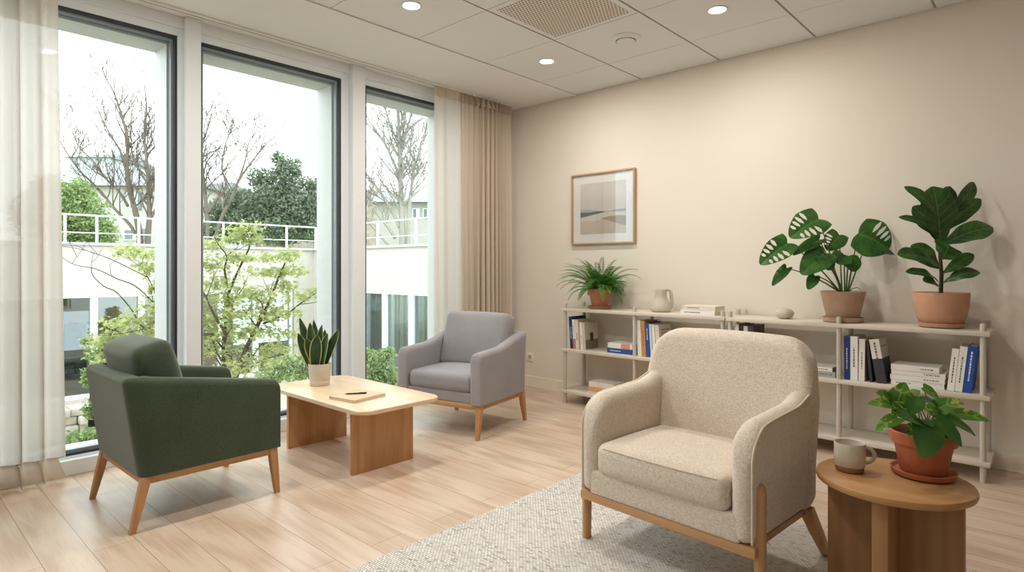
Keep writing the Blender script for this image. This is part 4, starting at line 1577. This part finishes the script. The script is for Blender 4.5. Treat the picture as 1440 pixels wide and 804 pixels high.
# ------------------------------------------------------------------ wall socket
o = thing('wall_socket', 'white power socket low on the back wall beside the grey armchair', 'socket', (-3.80, BY, 0.285))
bm = B(); box(bm, -0.04, 0.04, -0.009, 0, -0.04, 0.04, 0.003); obj('cover_plate', bm, M['base'], o)
bm = B()
for i in range(1):
    tube(bm, [(0, -0.0098, 0), (0, -0.006, 0)], 0.021, 24)
obj('socket_well', bm, M['grid'], o)

# ------------------------------------------------------------------ outside: courtyard and wing
GZ = -1.12
bm = B(); box(bm, -18, OUT - 0.02, -9, 14, GZ - 0.1, GZ); struct('ground', bm, M['gravel'])
bm = B(); box(bm, -90, -17.0, -50, 70, 0.7, 0.9); box(bm, -17.0, 4, 13.0, 70, 0.7, 0.9); struct('terrace_ground', bm, M['lawn'])
LXW = -12.2      # face of the left wing
RYW = 6.78       # face of the return wing
ZC, ZH, ZB = 1.53, 0.70, -1.06
o = thing('courtyard_wing', 'white rendered wing with a window band across the courtyard', 'building', (LXW, 0, GZ))


def bx(name, mat, x0, x1, y0, y1, z0, z1, par, bev=0, lab=None):
    bm = B(); box(bm, x0, x1, y0, y1, z0, z1, bev)
    q = obj(name, bm, mat, par, None)
    if par and par.type == 'EMPTY':
        for vv in q.data.vertices:
            vv.co -= Vector(par.location)
    if lab:
        q['label'] = lab
    return q


# left wing facade
bm = B()
box(bm, LXW - 0.3, LXW, -8, RYW, ZH, ZC)
box(bm, LXW - 0.3, LXW, -8, RYW, GZ, ZB)
box(bm, LXW - 0.3, LXW, 6.33, RYW, ZB, ZH)
# return wing facade
box(bm, LXW, -4.4, RYW, RYW + 0.3, ZH, ZC)
box(bm, LXW, -4.4, RYW, RYW + 0.3, GZ, ZB)
box(bm, LXW, -10.42, RYW, RYW + 0.3, ZB, ZH)
box(bm, -8.16, -4.4, RYW, RYW + 0.3, ZB, ZH)
# roofs, rooms behind
box(bm, -17, LXW - 0.3, -8, 13, ZH + 0.5, ZC - 0.05)
box(bm, LXW - 0.3, -4.4, RYW + 0.3, 13, ZH + 0.5, ZC - 0.05)
q = obj('facade', bm, M['render'], o, None)
for vv in q.data.vertices:
    vv.co -= Vector(o.location)
bm = B()
box(bm, LXW - 0.35, LXW + 0.05, -8, RYW - 0.05, ZC, ZC + 0.045)
box(bm, LXW - 0.35, -4.4, RYW - 0.05, RYW + 0.35, ZC, ZC + 0.045)
q = obj('coping', bm, M['coping'], o, None)
for vv in q.data.vertices:
    vv.co -= Vector(o.location)
bm = B()
box(bm, -16.5, -16.4, -8, RYW, ZB - 0.06, ZH + 0.5)
box(bm, -16.4, LXW - 0.3, -8.1, -8.0, ZB - 0.06, ZH + 0.5)
box(bm, LXW - 0.3, -4.4, RYW + 3.0, RYW + 3.1, ZB - 0.06, ZH + 0.5)
box(bm, -16.4, LXW - 0.3, -8, RYW, ZH + 0.3, ZH + 0.5)
box(bm, LXW - 0.3, -4.4, RYW + 0.3, RYW + 3.0, ZH + 0.3, ZH + 0.5)
q = obj('room_walls', bm, M['roomtan'], o, None)
for vv in q.data.vertices:
    vv.co -= Vector(o.location)
bm = B()
box(bm, -16.4, LXW - 0.3, -8, RYW, ZB - 0.06, ZB)
box(bm, LXW - 0.3, -4.4, RYW + 0.3, RYW + 3.0, ZB - 0.06, ZB)
q = obj('room_floor', bm, M['roomfloor'], o, None)
for vv in q.data.vertices:
    vv.co -= Vector(o.location)
# window band, left wing: each window a part with its pane
ms = [-8, -6.4, -4.8, -3.2, -1.6, 0.0, 1.25, 2.72, 3.44, 4.82, 5.51, 6.30]
for a, b in zip(ms, ms[1:]):
    bm = B()
    e = 0.05
    box(bm, LXW - 0.14, LXW - 0.02, a, a + e, ZB, ZH); box(bm, LXW - 0.14, LXW - 0.02, b - e, b, ZB, ZH)
    box(bm, LXW - 0.14, LXW - 0.02, a + e, b - e, ZB, ZB + 0.06); box(bm, LXW - 0.14, LXW - 0.02, a + e, b - e, ZH - 0.06, ZH)
    w = obj('window', bm, M['white'], o, None)
    bm = B(); box(bm, LXW - 0.09, LXW - 0.075, a + e, b - e, ZB + 0.06, ZH - 0.06)
    p = obj('pane', bm, M['wingglass'], w, None)
    for q in (w, p):
        for vv in q.data.vertices:
            vv.co -= Vector(o.location)
# return wing windows
for a, b in ((-10.42, -9.62), (-9.60, -8.80), (-8.78, -8.16)):
    bm = B()
    e = 0.05
    box(bm, a, a + e, RYW + 0.02, RYW + 0.16, ZB, ZH); box(bm, b - e, b, RYW + 0.02, RYW + 0.16, ZB, ZH)
    box(bm, a + e, b - e, RYW + 0.02, RYW + 0.16, ZB, ZB + 0.06); box(bm, a + e, b - e, RYW + 0.02, RYW + 0.16, ZH - 0.05, ZH)
    w = obj('window', bm, M['white'], o, None)
    bm = B(); box(bm, a + e, b - e, RYW + 0.08, RYW + 0.095, ZB + 0.06, ZH - 0.05)
    p = obj('pane', bm, M['wingglass'], w, None)
    for q in (w, p):
        for vv in q.data.vertices:
            vv.co -= Vector(o.location)
for p, en in (((-15.3, -0.6, 0.8), 90), ((-15.3, 5.2, 0.8), 60), ((-9.3, RYW + 1.4, 0.8), 150)):  # unseen fill lights added to brighten the dark wing rooms
    la = bpy.data.lights.new('room_fill', 'POINT')
    la.energy = en; la.shadow_soft_size = 0.15; la.color = (1, 0.95, 0.86)
    q = bpy.data.objects.new('room_fill', la); COL.objects.link(q); q.parent = o; q.location = Vector(p) - Vector(o.location)
bm = B()
N = 160
prev = None
for i in range(N + 1):
    x = -10.4 + 2.2 * i / N
    y = RYW + 0.27 + 0.05 * math.sin(i * 0.9) + 0.02 * math.sin(i * 0.37)
    cur = (bm.verts.new((x, y, ZB + 0.03)), bm.verts.new((x, y, ZH - 0.02)))
    if prev:
        bm.faces.new((prev[0], cur[0], cur[1], prev[1]))
    prev = cur
tag(obj('wing_curtain', bm, M['greycurt'], None, 180), 'pale grey curtain behind the courtyard windows seen through the right pane', 'curtain')
# armchair glimpsed in the wing
o = thing('wing_armchair', 'teal armchair glimpsed through the courtyard window at far left', 'armchair', (-13.6, 2.55, ZB))
bm = B(); rbox(bm, (0, 0, 0.36), (0.42, 0.42, 0.16), 0.08); obj('seat', bm, M['teal'], o, 60)
bm = B(); rbox(bm, (-0.38, 0, 0.80), (0.09, 0.42, 0.36), 0.07); obj('backrest', bm, M['teal'], o, 60)
for sy in (-1, 1):
    bm = B(); rbox(bm, (0.0, sy * 0.42, 0.52), (0.40, 0.07, 0.16), 0.05); obj('armrest', bm, M['teal'], o, 60)
    for sx in (-1, 1):
        bm = B(); tube(bm, [(sx * 0.33, sy * 0.33, 0), (sx * 0.33, sy * 0.33, 0.22)], 0.025, 8); obj('leg', bm, M['oakZ'], o)

# railings on the parapet
ZR = ZC + 0.045


def railing(label, p0, p1, posts):
    o = thing('parapet_railing', label, 'railing', p0, group='white parapet railings')
    p0, p1 = Vector(p0), Vector(p1)
    bm = B(); tube(bm, [Vector((0, 0, 0.47)), p1 - p0 + Vector((0, 0, 0.47))], 0.016, 8); obj('top_rail', bm, M['railpaint'], o)
    bm = B(); tube(bm, [Vector((0, 0, 0.17)), p1 - p0 + Vector((0, 0, 0.17))], 0.010, 8); obj('mid_rail', bm, M['railpaint'], o)
    for q in posts:
        bm = B(); c = Vector(q) - p0; box(bm, c.x - 0.018, c.x + 0.018, c.y - 0.018, c.y + 0.018, 0, 0.47); obj('post', bm, M['railpaint'], o, None)


railing('white railing along the parapet of the wing facing the windows', (LXW - 0.12, -8, ZR), (LXW - 0.12, RYW + 0.12, ZR), [(LXW - 0.12, y, ZR) for y in (-7, -5.5, -4, -2.5, -1, 0.6, 2.33, 2.78, 3.42, 4.9, 5.25, 6.22, RYW + .12)])
railing('white railing on the parapet seen through the right-hand pane', (LXW - 0.02, RYW + 0.12, ZR), (-4.5, RYW + 0.12, ZR), [(x, RYW + .12, ZR) for x in (-9.95, -8.75, -7.4, -6.0)])

# ------------------------------------------------------------------ trees
def grow(bm, pts, r0, r1, lev, rr, twig_len, dens, upb=0.35, sides=6, spread=0.9, rec=None, rmin=0.0022):
    """a limb and its recursively thinner side branches"""
    n = len(pts)
    rad = [r0 + (r1 - r0) * i / (n - 1) for i in range(n)]
    tube(bm, pts, rad, sides if lev == 0 else (5 if lev == 1 else 3))
    if rec is not None:
        rec.append((pts[-1], lev))
    if lev >= 3:
        return
    L = sum((pts[i + 1] - pts[i]).length for i in range(n - 1))
    cnt = max(1, int(dens[lev] * L))
    for _ in range(cnt):
        f = rr.uniform(0.25 if lev == 0 else 0.12, 1.0)
        i = min(int(f * (n - 1)), n - 2)
        p = pts[i].lerp(pts[i + 1], f * (n - 1) - i)
        d = (pts[i + 1] - pts[i]).normalized()
        side = Vector((rr.gauss(0, 1), rr.gauss(0, 1), rr.gauss(0, 0.6)))
        dd = (d * 0.8 + side.normalized() * spread + UP * upb).normalized()
        l = twig_len[lev] * rr.uniform(0.5, 1.2) * (1.15 - 0.6 * f)
        m = 5
        q = [p]
        for kx in range(m):
            dd = (dd + Vector((rr.gauss(0, .13), rr.gauss(0, .13), rr.gauss(0, .08) + 0.05 * upb))).normalized()
            q.append(q[-1] + dd * (l / m))
        rb = min(rad[i] * 0.6, r1 * 1.6 + 0.004) if lev == 0 else rad[i] * 0.6
        grow(bm, q, max(rb, rmin * 1.3), max(rb * 0.3, rmin), lev + 1, rr, twig_len, dens, upb, sides, spread, rec, rmin)


def smooth_path(P, sub=4):
    out = []
    n = len(P)
    for i in range(n - 1):
        p0, p1, p2, p3 = P[max(i - 1, 0)], P[i], P[i + 1], P[min(i + 2, n - 1)]
        for k in range(sub):
            t = k / sub
            out.append(0.5 * ((2 * p1) + (p2 - p0) * t + (2 * p0 - 5 * p1 + 4 * p2 - p3) * t * t + (3 * p1 - p0 - 3 * p2 + p3) * t ** 3))
    out.append(P[-1])
    return out


def bare_tree(label, limbs, t, mat, seed, twig, dens, group, tw=None):
    rr = random.Random(seed)
    bm = B()
    for (poly, r0, r1) in limbs:
        pts = smooth_path([at(x, y, t + (q[0] if q else 0)) for (x, y, *q) in poly])
        grow(bm, pts, r0 * 0.58, max(r1 * 0.5, 0.011), 0, rr, twig, dens, 0.45, rmin=0.0075)
    q = obj('bare_tree', bm, mat, None, 180)
    base = at(limbs[0][0][0][0], limbs[0][0][0][1], t)
    for vv in q.data.vertices:
        vv.co -= base
    q.location = base
    tag(q, label, 'tree', group)


gt = 'bare trees behind the parapet'
bare_tree('leafless forked tree behind the parapet, left of the first mullion',
          [([(200, 420), (197, 340), (191, 300), (182, 265), (178, 230), (180, 200), (172, 165), (160, 130), (150, 112)], .20, .03),
           ([(206, 420), (208, 335), (210, 305), (209, 265), (207, 235), (203, 190), (206, 150), (203, 120)], .18, .03),
           ([(191, 330), (182, 315), (160, 292), (138, 265), (112, 240), (88, 205), (78, 180)], .10, .02),
           ([(180, 290), (168, 270), (150, 252), (130, 225), (110, 205), (98, 170)], .08, .02),
           ([(178, 230), (165, 205), (150, 180), (136, 150)], .07, .02),
           ([(208, 265), (222, 240), (232, 210), (240, 170)], .08, .02),
           ([(210, 310), (222, 290), (236, 275), (250, 250)], .09, .02),
           ([(209, 260), (196, 240), (186, 215), (184, 170), (190, 140)], .07, .02)],
          20, M['bark'], 5, (1.7, 0.95, 0.55), (3.4, 3.6, 3.2), gt)
bare_tree('leafless tree behind the parapet at the left of the middle pane',
          [([(288, 430), (292, 330), (290, 290), (286, 250), (284, 210), (292, 180), (298, 160)], .16, .03),
           ([(300, 345), (312, 305), (325, 280), (335, 255), (352, 230), (372, 205), (384, 195)], .13, .02),
           ([(292, 300), (305, 280), (318, 262), (312, 235), (318, 200), (330, 175)], .10, .02),
           ([(316, 300), (308, 275), (296, 255), (282, 235)], .08, .02),
           ([(335, 255), (345, 225), (350, 200), (360, 185)], .06, .02)],
          21, M['bark'], 9, (1.7, 0.95, 0.55), (3.4, 3.6, 3.2), gt)
bare_tree('large pale leafless tree filling the right-hand pane',
          [([(566, 440), (566, 335), (565, 300), (563, 250), (562, 210), (560, 165), (558, 120), (556, 80)], .26, .05),
           ([(574, 440), (574, 320), (578, 270), (582, 240), (592, 205), (604, 165), (612, 130)], .16, .03),
           ([(562, 320), (553, 300), (538, 275), (524, 255), (508, 235), (495, 215)], .13, .03),
           ([(556, 335), (545, 318), (530, 300), (516, 270), (506, 245)], .13, .03),
           ([(566, 290), (580, 275), (598, 262), (620, 250)], .10, .02),
           ([(563, 250), (552, 225), (540, 200), (522, 175), (508, 150)], .12, .02),
           ([(562, 215), (555, 190), (545, 165), (538, 130)], .10, .02),
           ([(563, 220), (570, 190), (578, 160), (586, 130), (592, 100)], .10, .02),
           ([(580, 250), (572, 225), (568, 205)], .07, .02),
           ([(546, 345), (530, 325), (515, 310), (502, 300)], .10, .02)],
          22.6, M['barkhazed'], 14, (1.9, 1.1, 0.6), (4.2, 3.8, 2.8), gt)
bare_tree('thin leafless tree whose twigs reach in at the right of the middle pane',
          [([(490, 420), (486, 330), (482, 270), (476, 230), (468, 200), (462, 175)], .12, .02),
           ([(482, 270), (470, 255), (462, 240), (450, 228)], .06, .015),
           ([(476, 230), (466, 215), (452, 205), (440, 196)], .05, .015)],
          20, M['bark'], 21, (1.3, 0.7, 0.4), (2.6, 3.0, 3.0), gt)


def leafpoly(bm, p, size, rr, flatness=0.5, kind=0):
    n = Vector((rr.gauss(0, 1), rr.gauss(0, 1), rr.gauss(0, 1) + flatness * 2.5)).normalized()
    a = n.orthogonal().normalized()
    a = (Matrix.Rotation(rr.uniform(0, 6.28), 3, n) @ a)
    b = n.cross(a)
    if kind == 0:
        q = [p - a * size * .5, p + b * size * .28, p + a * size * .55, p - b * size * .28]
    else:
        q = []
        for i in range(10):
            an = 2 * pi * i / 10
            r = size * (0.6 if i % 2 == 0 else 0.24) * (0.6 if i == 5 else 1)
            q.append(p + a * math.cos(an) * r + b * math.sin(an) * r + n * (0.1 * size if i % 2 else 0))
    bm.faces.new([bm.verts.new(x) for x in q])


def crown(bm, blobs, n, size, rr, flatness=0.3, kind=0, shell_bias=0.45):
    """leaves scattered through lumpy ellipsoids: blobs = [(centre, (rx, ry, rz))]"""
    vol = [b[1][0] * b[1][1] + b[1][0] * b[1][2] for b in blobs]
    tot = sum(vol)
    for (c, r), vv in zip(blobs, vol):
        for _ in range(int(n * vv / tot)):
            d = Vector((rr.gauss(0, 1), rr.gauss(0, 1), rr.gauss(0, 1))).normalized()
            u = rr.random() ** shell_bias
            lump = 0.82 + 0.3 * noise.noise(Vector(c) + d * 2.3)
            p = Vector(c) + Vector((d.x * r[0], d.y * r[1], d.z * r[2])) * u * lump
            leafpoly(bm, p, size * rr.uniform(0.6, 1.3), rr, flatness, kind)


def bushy(name, label, cat, blobs, n, size, mat, seed, trunk=None, group=None, bark='bark', flatness=0.3, kind=0, sb=0.45):
    rr = random.Random(seed)
    base = trunk[0] if trunk else Vector((blobs[0][0].x, blobs[0][0].y, min(b[0].z - b[1][2] for b in blobs)))
    o = thing(name, label, cat, base, group=group)
    bm = B(); crown(bm, [(c - base, r) for c, r in blobs], n, size, rr, flatness, kind, sb); obj('foliage', bm, mat, o, 180)
    bm = B()
    for c, r in blobs[:6]:
        e = c - base
        m = Vector((e.x * 0.3, e.y * 0.3, e.z * 0.5))
        tube(bm, smooth_path([Vector((rr.uniform(-.03, .03), rr.uniform(-.03, .03), 0)), m, e], 3), [0.05 * r[2] + 0.008 - 0.006 * i / 6 for i in range(7)], 5)
    obj('branches', bm, M[bark], o, 180)
    return o


def blobs_px(L, t0, depth=1.0):
    out = []
    for (x, y, rx, ry, *q) in L:
        t = t0 + (q[0] if q else 0)
        k = t / FPX
        out.append((at(x, y, t), (rx * k, rx * k * depth, ry * k)))
    return out


bushy('leafy_bush', 'bright green bush behind the parapet at the far left', 'bush',
      blobs_px([(90, 290, 40, 42), (115, 300, 40, 40), (80, 330, 50, 35), (135, 318, 30, 28), (70, 265, 30, 28), (110, 268, 25, 22), (100, 345, 50, 25), (150, 330, 20, 18), (50, 300, 40, 45)], 17.5), 15000, 0.10, M['lf_bush'], 3)
bushy('evergreen_tree', 'dense dark evergreen behind the parapet in the middle pane', 'tree',
      blobs_px([(400, 255, 38, 32), (375, 285, 48, 36), (420, 290, 50, 40), (350, 310, 45, 30), (395, 320, 60, 30), (440, 300, 40, 40), (405, 235, 25, 20), (330, 325, 40, 22), (455, 320, 40, 30), (390, 222, 14, 12), (310, 300, 30, 26), (300, 325, 30, 20), (335, 280, 26, 20), (365, 250, 22, 18), (440, 262, 22, 18)], 23), 26000, 0.13, M['lf_ever'], 4)

# maple in the courtyard: limbs drawn first, leaves in flat layered pads
rr = random.Random(17)
T = 6.1
base = at(324, 690, T)
base.z = GZ
limbs = [([(324, 700), (328, 560), (337, 515), (350, 482), (364, 455), (376, 430), (385, 408), (394, 385), (401, 370)], .030, .008),
         ([(322, 640), (317, 540), (314, 490), (319, 440), (322, 412), (333, 385), (344, 362), (351, 345), (347, 325)], .022, .006),
         ([(322, 410), (316, 380), (319, 360), (308, 345), (300, 330)], .012, .004),
         ([(319, 360), (328, 352), (335, 347)], .007, .003),
         ([(370, 455, .1), (392, 446, .1), (405, 440, .15), (422, 427, .2), (440, 415, .25), (455, 404, .25)], .012, .004),
         ([(337, 515), (322, 500), (306, 480), (295, 462), (285, 440)], .014, .004),
         ([(318, 470, -.2), (300, 440, -.3), (285, 410, -.35), (262, 400, -.4), (240, 410, -.4), (225, 425, -.4)], .014, .004),
         ([(300, 470, -.3), (265, 470, -.45), (235, 468, -.5), (205, 480, -.5), (175, 470, -.5), (160, 462, -.5)], .014, .004),
         ([(262, 440, -.4), (240, 425, -.5), (222, 415, -.5), (208, 390, -.5), (194, 366, -.5)], .010, .003),
         ([(240, 470, -.4), (215, 462, -.5), (198, 458, -.5), (186, 437, -.5), (164, 411, -.5), (147, 403, -.5), (131, 388, -.5), (128, 376, -.5)], .009, .003),
         ([(328, 560), (350, 520), (372, 505), (400, 498)], .010, .003),
         ([(240, 455, -.45), (215, 425, -.5), (190, 402, -.5), (165, 392, -.5), (135, 378, -.5), (105, 372, -.5), (82, 358, -.5)], .007, .0025),
         ([(208, 390, -.5), (180, 376, -.5), (150, 362, -.5), (120, 352, -.5), (88, 346, -.5)], .005, .002)]
mt = thing('japanese_maple', 'light green Japanese maple standing in the courtyard outside the windows', 'tree', base)
bm = B()
for poly, r0, r1 in limbs:
    pts = [p - base for p in smooth_path([at(x, y, T + (q[0] if q else 0)) for (x, y, *q) in poly])]
    grow(bm, pts, r0, r1, 1, rr, (0, 0.45, 0.22), (0, 3.0, 4.0), 0.15, 5, 0.9)
obj('branches', bm, M['barkdark'], mt, 180)
pads = [(200, 358, 26, 7, -.5), (178, 352, 16, 6, -.5), (215, 378, 18, 9, -.5), (225, 405, 16, 9, -.5), (222, 430, 22, 11, -.5), (190, 452, 28, 10, -.5), (215, 470, 34, 13, -.45), (165, 466, 20, 10, -.5), (235, 450, 20, 12, -.4), (150, 505, 14, 12, -.6), (140, 480, 16, 10, -.6),
        (255, 470, 30, 14, -.3), (262, 430, 26, 12, -.35), (296, 372, 20, 11, 0), (305, 400, 26, 13, 0), (330, 362, 22, 9, 0), (346, 322, 20, 9, 0), (352, 338, 16, 7, 0), (325, 335, 14, 5, 0), (385, 362, 26, 7, 0), (410, 358, 14, 8, .1), (372, 384, 28, 7, 0), (405, 382, 22, 7, .1), (330, 418, 32, 12, 0), (372, 415, 34, 12, 0), (350, 440, 44, 13, 0), (392, 440, 26, 10, .1),
        (300, 450, 26, 14, -.1), (320, 470, 34, 12, 0), (365, 465, 28, 10, 0), (300, 490, 24, 12, 0), (390, 490, 26, 8, .1), (410, 470, 18, 6, .1), (360, 505, 34, 9, 0), (330, 520, 30, 10, 0), (425, 418, 18, 5, .2), (446, 408, 12, 5, .2), (300, 345, 14, 7, 0), (400, 402, 18, 6, .1)]
bm = B()
for (x, y, rx, ry, dt) in pads:
    c = at(x, y, T + dt) - base
    k = (T + dt) / FPX
    cnt = int(120 * rx * ry / 200) + 40
    for _ in range(cnt):
        d = Vector((rr.gauss(0, .55), rr.gauss(0, .55), rr.gauss(0, .5)))
        p = c + Vector((d.x * rx * k * 1.15, d.y * rx * k * 1.15, d.z * ry * k * 1.1))
        leafpoly(bm, p, 0.052 * rr.uniform(.6, 1.25), rr, 0.7, 1)
obj('foliage', bm, M['lf_maple'], mt, 180)

# low planting in the courtyard
gs = 'low shrubs growing below the windows'


def shrub(label, L, t, n, size, seed, mat='lf_shrub', cat='shrub', kind=0):
    bl = blobs_px(L, t)
    b0 = bl[0][0].copy(); b0.z = GZ
    return bushy('low_shrub', label, cat, bl, n, size, M[mat], seed, trunk=[b0], group=gs, bark='barkdark', kind=kind)


shrub('spreading light green shrub just beyond the glass left of the green armchair', [(105, 628, 34, 26), (130, 618, 34, 26), (90, 650, 40, 30), (140, 640, 34, 30), (60, 640, 40, 30)], 5.6, 4200, 0.042, 31)
shrub('tall nandina-like shrub with feathery leaves beside the green armchair', [(132, 500, 12, 16), (125, 530, 13, 18), (140, 545, 14, 20), (130, 575, 15, 20), (145, 480, 12, 12), (120, 480, 8, 8), (138, 600, 16, 18)], 6.3, 1500, 0.05, 32)
shrub('rounded light green shrub seen through the right-hand pane', [(535, 515, 26, 28), (520, 540, 26, 30), (552, 540, 24, 28), (540, 565, 30, 25), (518, 500, 14, 14), (545, 496, 14, 12)], 7.6, 4200, 0.045, 33)
shrub('low green ground cover outside behind the snake plant', [(430, 505, 34, 10), (395, 512, 30, 12), (460, 515, 30, 12), (420, 525, 40, 14), (380, 530, 30, 14)], 8.2, 3400, 0.045, 34)
shrub('sparse pale shrub outside behind the green armchair', [(180, 560, 30, 24), (230, 560, 34, 22), (270, 545, 30, 20), (205, 600, 34, 26)], 7.0, 2400, 0.045, 35)
# rubble edging below the wing window
o = thing('stone_edging', 'low edging of pale rubble stones below the courtyard window', 'stone edging', (-9.6, 1.7, GZ))
bm = B()
rs = random.Random(4)
for course in range(4):
    y = -1.6 + rs.uniform(0, .2)
    while y < 2.6:
        l = rs.uniform(.12, .34)
        rbox(bm, (rs.uniform(-.03, .03), y + l / 2, 0.055 + course * 0.11), (0.14 + rs.uniform(-.03, .04), l / 2 - .004, 0.054), 0.02, mid=2, k=2)
        y += l
obj('stones', bm, M['stone'], o, 50)

# ------------------------------------------------------------------ houses and bank beyond
def house(name, label, px0, px1, ytop, ybase, t, depth, yridge, wins, wallm, shut=True):
    a, b = at(px0, 377, t), at(px1, 377, t)
    w = (b - a).length
    zt = CAMZ + (377 - ytop) * t / FPX
    zr = CAMZ + (377 - yridge) * t / FPX
    base = Vector((a.x, a.y, 0.9))
    o = thing(name, label, 'house', base, math.atan2((b - a).y, (b - a).x))
    zt -= 0.9
    zr -= 0.9
    bm = B(); box(bm, 0, w, 0, depth, 0, zt); obj('wall', bm, wallm, o, None)
    bm = B()
    vs = [bm.verts.new(p) for p in ((-.3, -.4, zt), (w + .3, -.4, zt), (w + .3, depth * .5, zr), (-.3, depth * .5, zr), (-.3, depth + .4, zt), (w + .3, depth + .4, zt))]
    for q in ((0, 1, 2, 3), (3, 2, 5, 4), (0, 3, 4), (1, 5, 2), (0, 4, 5, 1)):
        bm.faces.new([vs[i] for i in q])
    obj('roof', bm, M['slate'], o, None)
    for (x, y, ww, hh) in wins:
        p = at(x, 377, t)
        lx = (p - a).length
        z = CAMZ + (377 - y) * t / FPX - 0.9
        k = t / FPX
        bm = B(); box(bm, lx - ww * k / 2, lx + ww * k / 2, -0.06, 0.02, z - hh * k / 2, z + hh * k / 2); f = obj('window', bm, M['white'], o, None)
        bm = B(); box(bm, lx - ww * k * .36, lx + ww * k * .06, -0.09, -0.05, z - hh * k * .4, z + hh * k * .42); obj('pane', bm, M['shutter'], f, None)
        if shut:
            bm = B(); box(bm, lx + ww * k * .5, lx + ww * k * .85, -0.09, -0.02, z - hh * k * .5, z + hh * k * .5); obj('shutter', bm, M['shutter'], o, None)
    return o


house('far_house', 'cream house with grey slate roof behind the bare trees at left', 120, 275, 262, 345, 30, 7, 242, [(189, 283, 12, 24), (225, 290, 12, 24), (186, 330, 26, 16)], M['housewall'])
house('far_house', 'distant pale house with a slate roof high behind the far left trees', 98, 152, 222, 300, 46, 6, 207, [(112, 232, 14, 6), (136, 234, 14, 6)], M['palewall'], False)
house('far_house', 'small pale house behind the large tree in the right-hand pane', 530, 650, 285, 345, 29, 4, 262, [(585, 300, 10, 14), (600, 300, 10, 14)], M['housewall'], False)
# planted bank behind the evergreen
bm = B()
c = at(425, 377, 38)
for i in range(1):
    nx, ny = 40, 14
    G = []
    for a in range(nx + 1):
        row = []
        for b in range(ny + 1):
            u = a / nx * 2 - 1
            v = b / ny
            p = RT * (u * 5.5) + FW * (v * 10)
            hgt = (5.9 + 0.25 * math.sin(u * 7) + 0.3 * noise.noise(Vector((u * 6, v * 4, 0)))) * min(1, v * 3.2) * (1 - max(0, abs(u) - 0.75) * 2.2)
            row.append(bm.verts.new(p + UP * hgt))
        G.append(row)
    for a in range(nx):
        for b in range(ny):
            bm.faces.new((G[a][b], G[a + 1][b], G[a + 1][b + 1], G[a][b + 1]))
q = obj('planted_bank', bm, M['hill'], None, 180)
q.location = (c.x, c.y, 0.85)
tag(q, 'brownish hedge bank rising behind the dark evergreen', 'bank')

# ------------------------------------------------------------------ light and camera
w = bpy.data.worlds.new('overcast')
sc.world = w
w.use_nodes = True
bg = w.node_tree.nodes['Background']
bg.inputs[0].default_value = (0.93, 0.97, 1.0, 1)
bg.inputs[1].default_value = 3.2

cam = bpy.data.cameras.new('camera')
co = bpy.data.objects.new('camera', cam)
COL.objects.link(co)
co.location = (0, 0, CAMZ)
co.rotation_euler = (R(90), 0, ALPHA)
cam.sensor_width = 36
cam.lens = FPX / 1440 * 36
cam.shift_y = -25 / 1440
cam.clip_start = 0.05
cam.clip_end = 300
sc.camera = co

vs = sc.view_settings
vs.view_transform = 'Standard'
vs.look = 'None'
vs.gamma = 1.0
vs.exposure = 0.66
vs.use_curve_mapping = False
sc.cycles.max_bounces = 10
sc.cycles.diffuse_bounces = 5
sc.cycles.transparent_max_bounces = 16
sc.cycles.caustics_reflective = False
sc.cycles.caustics_refractive = False
sc.cycles.sample_clamp_indirect = 6.0
sc.cycles.use_denoising = True
